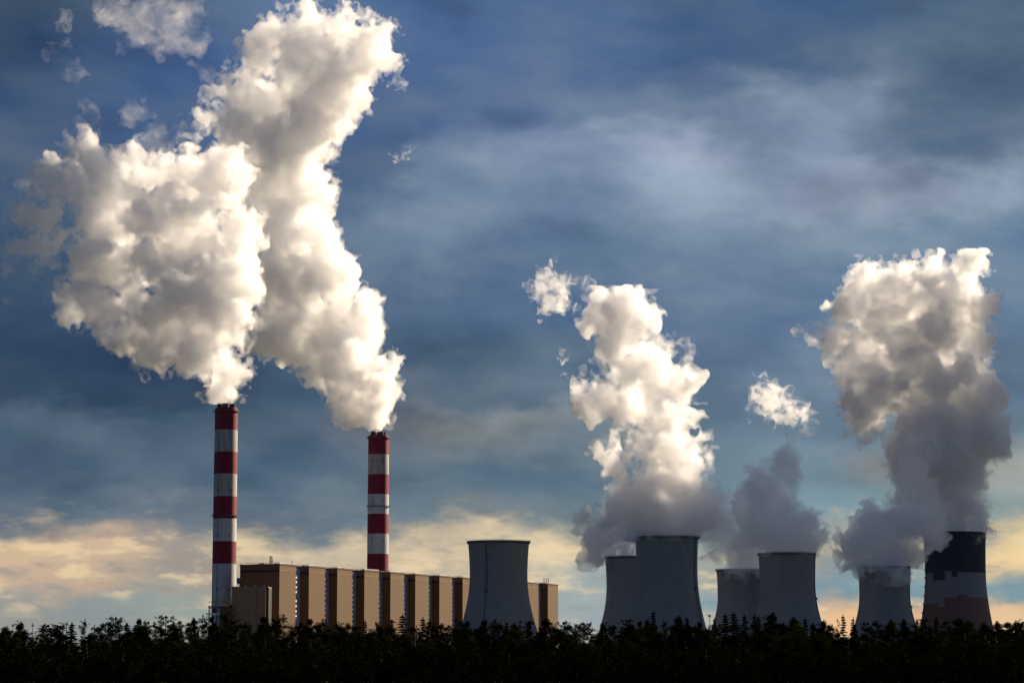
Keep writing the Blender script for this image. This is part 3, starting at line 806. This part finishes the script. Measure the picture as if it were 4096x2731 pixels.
for (Y, ya, yb, n, kinds) in ((515, 1438, 1456, 42, ['oak', 'oak', 'pine', 'spruce']), (490, 1446, 1470, 38, ['oak', 'oak', 'pine']), (462, 1462, 1490, 34, ['oak', 'pine', 'spruce']), (436, 1478, 1508, 32, ['oak', 'pine', 'pine'])):
    for i in range(n):
        x = -30 + i * 2420 / n + rt.uniform(-18, 18)
        plant(rt.choice(kinds), x * K, rt.uniform(ya, yb) * K, Y + rt.uniform(-7, 7), 1.5)
# labels: what stands behind each skyline tree
def behind(px):
    spans = [(0, 208, 'open sky left of the chimney'), (208, 238, 'the foot of the taller striped chimney'), (238, 300, 'the annex and first tan block'),
             (300, 461, 'the long row of tan blocks'), (461, 535, 'the cooling tower without steam'), (535, 560, 'the last tan block'), (560, 603, 'the sky right of the tan blocks'),
             (603, 632, 'the half-hidden dark tower'), (632, 706, 'the largest plain tower'), (706, 715, 'the gap between plain towers'),
             (715, 758, 'the far low tower'), (758, 820, 'the nearer overlapping tower'), (820, 857, 'sky left of the small plain tower'),
             (857, 914, 'the small plain tower'), (914, 924, 'the gap left of the striped tower'), (924, 991, 'the striped cooling tower'), (991, 1100, 'the sky at the far right')]
    for a, b, s_ in spans:
        if a <= px < b: return s_
    return 'open sky left of the chimney'
NUM = ['first', 'second', 'third', 'fourth', 'fifth', 'sixth', 'seventh', 'eighth', 'ninth', 'tenth', 'eleventh', 'twelfth', 'thirteenth', 'fourteenth', 'fifteenth', 'sixteenth', 'seventeenth', 'eighteenth']
KN = {'spruce': 'spiky spruce', 'pine': 'ragged pine', 'oak': 'bushy tree', 'birch': 'airy tree'}
byp = {}
for rec in sorted((r for r in tree_recs if r[4]), key=lambda r: r[2]):
    byp.setdefault((rec[1], behind(rec[2])), []).append(rec)
for (k, place), recs in byp.items():
    for i, rec in enumerate(recs):
        rec[0]['label'] = '%s on the skyline before %s' % (KN[k] if len(recs) == 1 else '%s %s from left,' % (NUM[i], KN[k]), place)
        rec[0]['group'] = 'trees along the top of the forest'
KM = {'spruce': 'black spruce', 'pine': 'black pine', 'oak': 'dark olive bushy tree', 'birch': 'thin dark tree'}
for o, k, px, py, sk in tree_recs:
    if not sk:
        o['label'] = KM[k] + ' in the dark forest mass below the skyline'
        o['group'] = KM[k] + ' trees in the dark forest mass'
# undergrowth between the trunks
rng = np.random.default_rng(4)
nb = 2600
cc = np.stack([rng.uniform(-118, 118, nb), rng.uniform(426, 575, nb), rng.uniform(0.4, 5.5, nb)], 1)
V, F = leaf_cloud(rng, cc, np.full((nb, 3), 1.8), 160, 0.22)
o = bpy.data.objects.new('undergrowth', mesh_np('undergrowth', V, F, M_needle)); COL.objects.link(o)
tag(o, 'dark scrub filling the floor of the forest', 'undergrowth', None, 'stuff')
print('forest', len(tree_recs), round(time.time() - T0, 1))

# ------------------------------------------------------------------ steam
def bspline_matrix(coords, n):
    """uniform cubic B-spline weights of lattice points for sample coordinates"""
    i = np.floor(coords).astype(int); f = coords - i
    M = np.zeros((len(coords), n), np.float32)
    ws_ = [(1-f)**3/6, (3*f**3-6*f**2+4)/6, (-3*f**3+3*f**2+3*f+1)/6, f**3/6]
    for k in range(4): M[np.arange(len(coords)), np.clip(i + k, 0, n-1)] += ws_[k]
    return M

def vnoise(axes, wl, rng):
    """smooth noise (mean 0, std about 1) on the grid, feature size wl"""
    Ms = []; dims = []
    for ax in axes:
        c = (ax - ax[0]) / (wl * 0.5) + rng.random(); n = int(c[-1]) + 5
        Ms.append(bspline_matrix(c, n)); dims.append(n)
    L = rng.normal(size=dims).astype(np.float32)
    t = np.tensordot(Ms[0], L, (1, 0)); t = np.tensordot(t, Ms[1], (1, 1)).transpose(0, 2, 1); t = np.tensordot(t, Ms[2], (2, 1))
    return t / 0.335

def surface_net(f, org, h):
    """naive surface nets of the zero level of f (inside is negative)"""
    nx, ny, nz = f.shape
    ins = f < 0
    cs = [(0,0,0),(1,0,0),(0,1,0),(1,1,0),(0,0,1),(1,0,1),(0,1,1),(1,1,1)]
    cnt = np.zeros((nx-1, ny-1, nz-1), np.int8)
    for a, b, c in cs: cnt += ins[a:nx-1+a, b:ny-1+b, c:nz-1+c]
    act = (cnt > 0) & (cnt < 8)
    I = np.argwhere(act); nA = len(I)
    idx = np.full(act.shape, -1, np.int32); idx[act] = np.arange(nA)
    val = np.stack([f[I[:,0]+a, I[:,1]+b, I[:,2]+c] for a, b, c in cs], 1)
    pos = np.array(cs, np.float32)
    acc = np.zeros((nA, 3), np.float32); num = np.zeros(nA, np.float32)
    for p in range(8):
        for ax in range(3):
            q = p + (1 << ax)
            if (p >> ax) & 1: continue
            va, vb = val[:, p], val[:, q]
            m = (va < 0) != (vb < 0)
            t = np.where(m, va / np.where(m, va - vb, 1), 0)[:, None]
            acc += np.where(m[:, None], pos[p] + (pos[q] - pos[p]) * t, 0); num += m
    V = (I + acc / num[:, None]) * h + org
    Fs = []
    for ax in range(3):
        o1, o2 = (ax + 1) % 3, (ax + 2) % 3
        sl0 = [slice(1, -1)] * 3; sl1 = [slice(1, -1)] * 3
        sl0[ax] = slice(0, f.shape[ax]-1); sl1[ax] = slice(1, f.shape[ax])
        A, B = ins[tuple(sl0)], ins[tuple(sl1)]
        for flip, msk in ((False, A & ~B), (True, ~A & B)):
            E = np.argwhere(msk)
            if not len(E): continue
            off = np.ones(3, int); off[ax] = 0; E = E + off
            def cell(d1, d2):
                e = E.copy(); e[:, o1] -= d1; e[:, o2] -= d2
                return idx[e[:, 0], e[:, 1], e[:, 2]]
            q = np.stack([cell(1, 1), cell(0, 1), cell(0, 0), cell(1, 0)], 1)
            Fs.append(q[:, ::-1] if flip else q)
    return V, np.concatenate(Fs)

def drop_small(V, F, least):
    l = np.arange(len(V)); E = np.concatenate([F[:, [0, 1]], F[:, [1, 2]], F[:, [2, 3]]])
    while True:
        a, b = l[E[:, 0]], l[E[:, 1]]; m = np.minimum(a, b); k = a != b
        if not k.any(): break
        np.minimum.at(l, a[k], m[k]); np.minimum.at(l, b[k], m[k])
        while True:
            l2 = l[l]
            if (l2 == l).all(): break
            l = l2
    cnt = np.bincount(l[F[:, 0]], minlength=len(V))
    keep = cnt[l[F[:, 0]]] >= least
    F = F[keep]; used = np.unique(F); mp = np.full(len(V), -1); mp[used] = np.arange(len(used))
    return V[used], mp[F]

def steam(name, blobs, Y0, mat, label, cat, seed, h=1.5, kids=10, rough=1.0, wisp=0.0, group=None, drift=0.0, src=None, depth=0.7, warp=1.3, veil=None, shrink=0.88, ragged=0.0, core=None):
    """blobs: (x, y, r[, wispiness[, metres back]]) in the photo's 2352 px frame; turned into real balls at distance Y0,
       broken up by billows of several sizes, and closed to one surface"""
    rng = np.random.default_rng(seed)
    B = []
    for b in blobs:
        x, y, r = b[:3]; wi = b[3] if len(b) > 3 else wisp
        dy = (b[4] if len(b) > 4 else rng.normal(0, 0.30) * r * 0.5) 
        dy += drift * min(1.0, max(0.0, (blobs[0][1] - y) / 480.0))
        p = at(x * K, y * K, Y0 + dy)
        rm = r * shrink * K * Y0 / FPX
        B.append((p.x, p.y, p.z, rm, wi))
        for k in range(kids):
            d = rng.normal(size=3); d[1] *= depth; d /= np.linalg.norm(d)
            rr = rm * rng.uniform(0.28, 0.55)
            q = np.array(p) + d * (rm - rr * 0.35)
            B.append((*q, rr, wi))
    B = np.array(B, np.float32)
    lo = (B[:, :3] - B[:, 3:4]).min(0) - 9; hi = (B[:, :3] + B[:, 3:4]).max(0) + 9
    axes = [np.arange(lo[i], hi[i], h, dtype=np.float32) for i in range(3)]
    shape = tuple(len(a) for a in axes)
    D = np.full(shape, 60.0, np.float32); RL = np.full(shape, 8.0, np.float32); WI = np.zeros(shape, np.float32)
    for bx, by, bz, r, wi in B:
        m = r + 14
        sl = [slice(max(0, int((c - m - lo[i]) / h)), int((c + m - lo[i]) / h) + 2) for i, c in enumerate((bx, by, bz))]
        gx, gy, gz = axes[0][sl[0]][:, None, None], axes[1][sl[1]][None, :, None], axes[2][sl[2]][None, None, :]
        d = np.sqrt((gx-bx)**2 + (gy-by)**2 + (gz-bz)**2) - r
        sub = D[tuple(sl)]; kk = 0.22 * min(r, 14)
        hh = np.clip(0.5 + 0.5 * (sub - d) / kk, 0, 1)
        D[tuple(sl)] = sub * (1-hh) + d * hh - kk * hh * (1-hh)
        RL[tuple(sl)] = RL[tuple(sl)] * (1-hh) + r * hh; WI[tuple(sl)] = WI[tuple(sl)] * (1-hh) + wi * hh
    F = D
    for wl, am in ((44, 0.22), (24, 0.23), (13, 0.25), (7.5, 0.24), (4.2, 0.20), (2.9, 0.15)):
        if wl < 1.9 * h: continue
        n = np.abs(vnoise(axes, wl, rng)) - 0.7
        A = am * wl * np.minimum(1.0, np.maximum(RL, 4) * 2.0 / wl) * rough
        F = F - A * n
    if ragged:
        up = np.clip((axes[2] - axes[2][0] - 30) / 120.0, 0, 1)[None, None, :] * ragged
        for wl, am in ((70, 0.10), (38, 0.14), (20, 0.16), (11, 0.17), (6, 0.16)): F = F + up * am * wl * vnoise(axes, wl, rng)
        up = None
    if WI.max() > 0:
        for wl, am in ((30, 0.20), (16, 0.24), (9, 0.26), (5, 0.24)):
            F = F + WI * am * wl * (vnoise(axes, wl, rng) + 0.55)
        rid = 1.0 - np.abs(vnoise(axes, 22, rng)) * 1.3
        F = F + WI * 5.0 * np.clip(-rid, 0, 2)
    edges6 = ((0, slice(None), slice(None)), (-1, slice(None), slice(None)), (slice(None), 0, slice(None)), (slice(None), -1, slice(None)), (slice(None), slice(None), 0), (slice(None), slice(None), -1))
    for s_ in edges6: F[s_] = 60.0
    if src is not None:            # stay above the mouth it comes out of
        zc, = src
        F = np.maximum(F, (zc - axes[2])[None, None, :] + 0 * F)
    if warp:
        for wl, am in ((26, 3.2), (10, 1.9)):
            co = [np.arange(n_, dtype=np.float32) for n_ in shape]
            G_ = [np.clip(co[k].reshape([-1 if j == k else 1 for j in range(3)]) + vnoise(axes, wl, rng) * (am * warp / h), 0, shape[k] - 1.001) for k in range(3)]
            I_ = [g_.astype(np.int32) for g_ in G_]; f_ = [g_ - i_ for g_, i_ in zip(G_, I_)]
            lin_ = (I_[0] * shape[1] + I_[1]) * shape[2] + I_[2]; Ff = F.ravel(); out = 0
            for a in (0, 1):
                for b in (0, 1):
                    for c in (0, 1):
                        wgt = (f_[0] if a else 1 - f_[0]) * (f_[1] if b else 1 - f_[1]) * (f_[2] if c else 1 - f_[2])
                        out = out + wgt * Ff[lin_ + (a * shape[1] + b) * shape[2] + c]
            F = out
        for s_ in edges6: F[s_] = 60.0
        if src is not None: F = np.maximum(F, (src[0] - axes[2])[None, None, :])
    V, Fc = surface_net(F, lo, h)
    V, Fc = drop_small(V, Fc, 150)
    o0 = Vector((float(V[:, 0].mean()), float(V[:, 1].mean()), float(V[:, 2].min())))
    V = V - np.array(o0)
    me = mesh_np(name, V, Fc, mat)
    me.polygons.foreach_set('use_smooth', np.ones(len(Fc), bool))
    o = bpy.data.objects.new(name, me); COL.objects.link(o); o.location = o0
    if core is not None:           # the thick heart of the plume, a few metres inside its surface
        depth_in = np.clip(RL * 0.22, 2.0, 6.5)
        V2, Fc2 = surface_net(F + depth_in - 1.2 * vnoise(axes, 12, rng), lo, h); V2, Fc2 = drop_small(V2, Fc2, 300)
        mv = mesh_np('dense_core', V2 - np.array(o0), Fc2, core)
        mv.polygons.foreach_set('use_smooth', np.ones(len(Fc2), bool))
        ov = bpy.data.objects.new('dense_core', mv); COL.objects.link(ov); ov.parent = o
    if veil is not None:           # thin torn vapour hanging round the dense body
        F2 = F - 3.0 + 2.6 * vnoise(axes, 11, rng) + 2.2 * vnoise(axes, 5, rng) + WI * (-3.0 + 5.0 * vnoise(axes, 18, rng))
        for s_ in edges6: F2[s_] = 60.0
        if src is not None: F2 = np.maximum(F2, (src[0] - axes[2])[None, None, :])
        V2, Fc2 = surface_net(F2, lo, h); V2, Fc2 = drop_small(V2, Fc2, 300)
        mv = mesh_np('vapour_veil', V2 - np.array(o0), Fc2, veil)
        mv.polygons.foreach_set('use_smooth', np.ones(len(Fc2), bool))
        ov = bpy.data.objects.new('vapour_veil', mv); COL.objects.link(ov); ov.parent = o
    tag(o, label, cat, group)
    print(name, shape, len(Fc), round(time.time() - T0, 1))
    return o

M_st_chim = steam_mat('dense_steam', 0.030, 0.4, 0.01)
M_core = steam_mat('steam_core', 0.12, 0.4, 0.03, scale=0.045, lo=0.36, hi=0.60, step=0.16, fade=(420.0, 0.24, 0.25))
M_core_t = steam_mat('tower_steam_core', 0.10, 0.4, 0.03, scale=0.045, lo=0.36, hi=0.60, step=0.16, fade=(300.0, 0.6, 0.25))
M_st_dark = steam_mat('dense_tower_steam', 0.036, 0.4, 0.01)
M_st_tow = steam_mat('tower_steam', 0.08, 0.4, 0.03)
M_st_tow2 = steam_mat('soft_tower_steam', 0.035, 0.4, 0.01)
M_core_2 = steam_mat('soft_tower_steam_core', 0.08, 0.4, 0.02)
M_st_veil = steam_mat('thin_steam', 0.042, 0.45, 0.015)
M_st_wisp = steam_mat('wispy_steam', 0.10, 0.5, 0.0, scale=0.09, lo=0.40, hi=0.75, step=0.25)
M_st_cloud = steam_mat('torn_cloud', 0.011, 0.5, 0.0, scale=0.035, lo=0.36, hi=0.72, step=0.12)
M_veil = steam_mat('vapour', 0.022, 0.45, 0.0)

Y1, Y2 = CH1[1], CH2[1]
A_BL = [(520,916,27,0,0),(520,902,30),(505,870,36),(532,850,33),(480,850,28),(540,790,32),(500,790,50),(450,800,50),(520,740,44),(400,770,56),(530,690,36),(470,720,60),(340,750,50),(420,690,75),(300,700,64,.1),(250,715,48,.1),(200,680,56,.2),(165,690,32,.3),
 (480,630,80),(540,620,42),(380,600,88),(280,590,78),(200,600,55,.3),(450,540,72),(535,570,34),(350,490,85),(250,480,85),(150,440,62,.3),(90,430,40,.4),(110,500,54,.5),(60,560,32,.9),(35,620,28,1),(300,400,62,.2),(200,385,45,.3),(380,410,46,.2),(420,455,52,.2),(190,325,24,.7),(100,395,34,.5),(560,640,34),(540,590,44),(90,425,52,.15),(70,480,44,.3),(112,560,46,.4),(60,440,30,.3),(130,520,50,.3),(450,420,48),(505,410,42),(548,520,30),(170,705,44),(235,745,42),(305,775,42),(365,800,34),(425,828,32),(572,655,26)]
LV_BL = [(30,560,40),(62,610,38),(22,640,30),(110,575,36),(80,500,40),(45,445,30),(130,640,30),(15,500,24)]
B_BL = [(869,980,25,0,0),(869,966,27),(860,940,36),(886,915,24),(887,885,24),(822,930,38),(850,880,44),(782,905,28),(870,840,36),(800,840,58),(832,780,46),(760,845,42),(740,780,54),(838,702,28),(790,730,54),(700,745,56),(640,765,46),(600,790,28,.2),(760,670,48),(680,680,68),(625,690,36),(700,600,84),(775,625,22,.4),(625,610,54),
 (740,520,38),(660,520,78),(600,520,44),(700,450,54),(620,430,66,.1),(555,400,54,.2),(690,400,58),(740,370,38),(490,375,52,.1),(560,335,64,.2),(430,350,40,.2),(660,330,78,.1),(740,300,55,.1),(700,250,78,.1),(790,240,40,.2),(620,240,66,.3),(545,235,44,.5),(500,262,34,.4),(440,300,32,.5),(780,170,80),(700,170,76,.1),(860,130,64),(900,150,34),(832,225,32,.2),
 (690,90,66,.1),(780,80,54),(880,85,34),(620,115,50,.3),(565,190,36,.5),(600,155,46,.3),(700,42,32,.2),(600,600,46,.1),(585,545,44,.1),(575,480,44,.1),(540,440,40,.2),(610,660,34,.1)]
WL_BL = [(360,50,55),(295,45,45),(430,95,38),(255,20,36),(410,30,40),(330,90,30),(465,110,20),(150,40,22),(185,165,20),(200,250,24),(190,300,22),(130,110,20),(310,270,26),(350,310,32),(400,320,28),(480,180,22),(455,150,18)]
T2B = [(1532,1232,58,0),(1500,1185,66),(1560,1190,64),(1592,1170,44),(1540,1110,66),(1470,1115,54,.2),(1510,1040,54),(1560,1060,42),(1592,1115,26,.3),(1430,1085,34,.6),(1500,970,48),(1530,1000,34),(1462,905,52,.1),(1500,915,38),(1390,890,42,.3),(1350,915,24,.8),(1440,830,66,.1),(1500,830,54,.2),(1540,815,30,.6),(1560,872,22,.8),(1400,800,46,.2),(1430,740,56),(1460,712,34),(1385,725,24,.4),(1615,1145,24,.5),(1618,1190,20,.4),(1440,1145,48),(1420,1065,30,.3),(1400,1180,34,.2)]
W1B = [(1275,605,16),(1310,635,26),(1250,660,24),(1282,690,32),(1330,655,18),(1325,705,14),(1262,712,12)]
W1C = [(1310,845,11),(1290,800,9),(1330,860,12)]
T3B = [(1452,1268,34,0),(1400,1240,54),(1372,1232,44),(1362,1192,28,.1),(1410,1190,42,.1),(1352,1268,28),(1445,1205,38),(1415,1152,18,.3)]
T4B = [(1700,1290,34,0),(1700,1240,50),(1660,1205,44,.2),(1720,1180,46,.2),(1642,1270,26,.3),(1650,1160,26,.5),(1690,1150,26,.4),(1725,1290,20,.2),(1640,1235,30,.2)]
T5B = [(1808,1262,50,0),(1780,1205,58),(1832,1222,52),(1864,1245,30,.2),(1775,1140,46,.2),(1802,1085,32,.2),(1812,1042,22,.2),(1822,1015,11,.3),(1790,1165,46,.1),(1850,1190,30,.4)]
W2B = [(1745,862,14),(1750,885,20),(1762,920,25),(1790,930,34),(1830,942,26),(1860,965,18),(1855,990,10),(1770,960,22),(1692,970,10),(1722,978,8)]
T6B = [(2030,1286,46,0),(1980,1262,52),(1950,1245,42,.1),(1935,1290,20,.4),(2060,1250,54),(2020,1212,54),(2080,1200,56),(2100,1150,46),(2132,1245,30,.3),(2142,1212,38,.3),(2100,1100,42,.2),(2120,1180,46,.1),(2090,1060,28,.4),(2165,1238,16,.7),(2105,1290,18),(2110,1020,24,.5)]
T7B = [(2210,1215,44,0),(2248,1205,34),(2180,1180,48),(2222,1150,48),(2162,1130,56),(2200,1080,66),(2122,1055,64),(2160,1010,76),(2240,1010,62),(2282,985,30),(2082,1025,38),(2055,1035,26,.2),(2240,935,58),(2170,930,76),(2092,950,56),(2272,912,34),(2112,870,76),(2190,862,68),(2002,900,54,.1),(1962,930,28,.2),(2030,850,64,.1),(2240,885,38),(1962,865,36,.2),
 (2170,790,66),(2102,780,76),(2022,770,56,.2),(2210,730,48),(2152,690,76),(2230,660,34,.1),(2222,612,34,.1),(2142,630,46),(2072,680,66),(1992,690,56),(2002,642,34),(1962,682,28,.1),(1942,725,30,.3),(1902,772,24,.5),(1872,820,18,.6),(2262,640,12,.5),(1990,950,46),(1965,900,44),(1950,830,36),(2000,785,48),(1930,765,32,.2),(2012,720,50),(2080,640,40),(1890,800,24,.3),(2240,780,44),(2235,700,40)]
SM = [(2282,780,11),(2275,800,9),(2290,765,7)]
SM2 = [(1826,776,11),(1840,760,8)]
SM3 = [(920,348,14),(945,352,12),(900,343,10)]
G = 'steam plumes rising from the power station'
steam('steam_plume', A_BL, Y1, M_st_chim, 'huge billowing white plume from the taller striped chimney, drifting left', 'steam plume', 1, 1.45, drift=95.0, ragged=0.9, src=(at(520*K, 925*K, Y1).z,), group=G, veil=M_veil, core=M_core)
steam('steam_plume', B_BL, Y2, M_st_chim, 'tallest bright white plume, from the striped chimney behind the tan roofs', 'steam plume', 2, 1.45, drift=50.0, ragged=0.8, src=(at(869*K, 988*K, Y2).z,), group=G, veil=M_veil, core=M_core)
steam('cloud_wisp', LV_BL, Y1 + 20, M_st_cloud, 'lavender shreds of vapour fraying off the far left end of the plume', 'cloud wisp', 33, 1.8, wisp=0.25, shrink=1.15, group='torn shreds of cloud')
steam('cloud_wisp', WL_BL, Y2 + 30, M_st_cloud, 'thin torn cloud shreds above the left plume at the top of the frame', 'cloud wisp', 3, 2.0, wisp=0.25, shrink=1.15, group='torn shreds of cloud')
steam('steam_plume', T2B, TW[2][1], M_st_tow2, 'tall sunlit white plume leaning left above the middle plain cooling tower', 'steam plume', 4, 1.4, ragged=0.9, shrink=0.84, src=(127.0,), group=G, veil=M_veil, core=M_core_2)
steam('steam_plume', T3B, TW[3][1] - 20, M_st_tow, 'rounded low steam puff spilling left over the half-hidden dark tower', 'steam plume', 6, 1.5, group=G)
steam('steam_plume', T4B, TW[4][1] - 25, M_st_veil, 'thin violet-grey steam over the far tower, hanging in a notch over its rim', 'steam plume', 7, 1.7, shrink=1.08, group=G)
steam('steam_plume', T5B, TW[5][1] + 10, M_st_veil, 'thin grey steam cone narrowing upward above the plain dark tower', 'steam plume', 8, 1.6, shrink=1.08, src=(127.0,), group=G)
steam('steam_plume', T6B, TW[6][1] - 10, M_st_tow, 'grey-violet steam bank over the small plain tower, drifting across the striped one', 'steam plume', 9, 1.6, group=G)
steam('steam_plume', T7B, TW[7][1], M_st_dark, 'great cauliflower plume above the striped cooling tower, dark below and white on top', 'steam plume', 10, 1.5, ragged=0.6, group=G, veil=M_veil, core=M_core_t)
GW = 'torn shreds of cloud'
for nm, bl, y, lab, sd in (('steam_wisp', W1B, TW[2][1], 'curled loose wisp of steam above and left of the middle plume', 21), ('steam_wisp', W1C, TW[2][1], 'tiny shred of steam close to the left edge of the middle plume', 22),
                       ('steam_wisp', W2B, TW[2][1], 'loose bright puff of steam above the grey steam cone', 23), ('steam_wisp', SM, TW[7][1], 'tiny puff just right of the great cauliflower plume', 24),
                       ('steam_wisp', SM2, TW[7][1], 'tiny puff off the left tip of the great cauliflower plume', 25), ('steam_wisp', SM3, Y2, 'small faint shred right of the tallest plume, in open blue sky', 26)):
    steam(nm, bl, y, M_st_wisp, lab, 'steam wisp', sd, 1.3, kids=6, wisp=0.15, shrink=1.15, group='small loose wisps of steam')
# unseen cloud bank right of the view, shaped to shade the cooling towers
sh, ph_ = Vector((math.sin(SUN_AZ), math.cos(SUN_AZ))), Vector((-math.cos(SUN_AZ), math.sin(SUN_AZ)))
ALT = 1500.0; kk_ = 1.0 / math.tan(SUN_EL)
def lit_above(X, Y, z):
    v = Vector((X, Y)); return v.dot(ph_), v.dot(sh) + kk_ * (ALT - z)
e1 = lit_above(-14, TW[1][1], 130); e2 = lit_above(160, TW[2][1], 120); e5 = lit_above(310, TW[5][1], 150); e3 = lit_above(136, TW[3][1], 50)
e6 = lit_above(500, TW[6][1], 250); e7 = lit_above(590, TW[7][1], 275); e4 = lit_above(295, TW[4][1], 240)
pts = [(e2[0] - 260, e2[1]), e2, (e1[0] - 35, e1[1]), (e1[0] + 30, e1[1]), (e1[0] + 45, e5[1]), (e5[0] + 40, e5[1]), e3, e6, (e7[0] - 30, e7[1]), (e7[0] + 40, e7[1]), e4, (e4[0] + 40, e4[1] + 40)]
pts.sort()
rng = np.random.default_rng(91); cb = []
for (pa, sa), (pb, sb) in zip(pts, pts[1:]):
    n_ = max(1, int((pb - pa) / 45))
    for i in range(n_):
        p_ = pa + (pb - pa) * (i + 0.5) / n_; s0 = sa + (sb - sa) * (i + 0.5) / n_
        for q in np.arange(s0 + 75, 5300, 75):
            cb.append((p_ + rng.normal() * 12, q + rng.normal() * 12, rng.uniform(-25, 25), 75 * rng.uniform(0.9, 1.15)))
def unseen_cloud_bank(cb, dens, label):
    cb = np.array(cb); h_ = 13.0
    lo_ = np.array([cb[:, 0].min() - 140, cb[:, 1].min() - 140, -170]); hi_ = np.array([cb[:, 0].max() + 140, cb[:, 1].max() + 140, 170])
    ax_ = [np.arange(lo_[i], hi_[i], h_, dtype=np.float32) for i in range(3)]
    Fq = np.full([len(a) for a in ax_], 99.0, np.float32)
    for a, b, c, r in cb:
        Fq = np.minimum(Fq, np.sqrt((ax_[0][:, None, None]-a)**2 + (ax_[1][None, :, None]-b)**2 + ((ax_[2][None, None, :]-c)*1.3)**2) - r)
    Fq -= 26 * (np.abs(vnoise(ax_, 130, rng)) - 0.7) + 16 * (np.abs(vnoise(ax_, 60, rng)) - 0.7)
    Fq[[0, -1]] = 9; Fq[:, [0, -1]] = 9; Fq[:, :, [0, -1]] = 9
    V, Fc = surface_net(Fq, lo_, h_); V, Fc = drop_small(V, Fc, 200)
    V = np.stack([V[:, 1] * sh.x + V[:, 0] * ph_.x, V[:, 1] * sh.y + V[:, 0] * ph_.y, V[:, 2] + ALT], 1)
    o = bpy.data.objects.new('unseen_clouds', mesh_np('unseen_clouds', V, Fc, steam_mat('unseen_cloud_bank', dens, 0.5, 0.0))); COL.objects.link(o)
    tag(o, label, kind='stuff')
unseen_cloud_bank(cb, 0.03, 'unseen cloud bank out of frame on the right, shaped to shade the cooling towers')
print('done', round(time.time() - T0, 1))
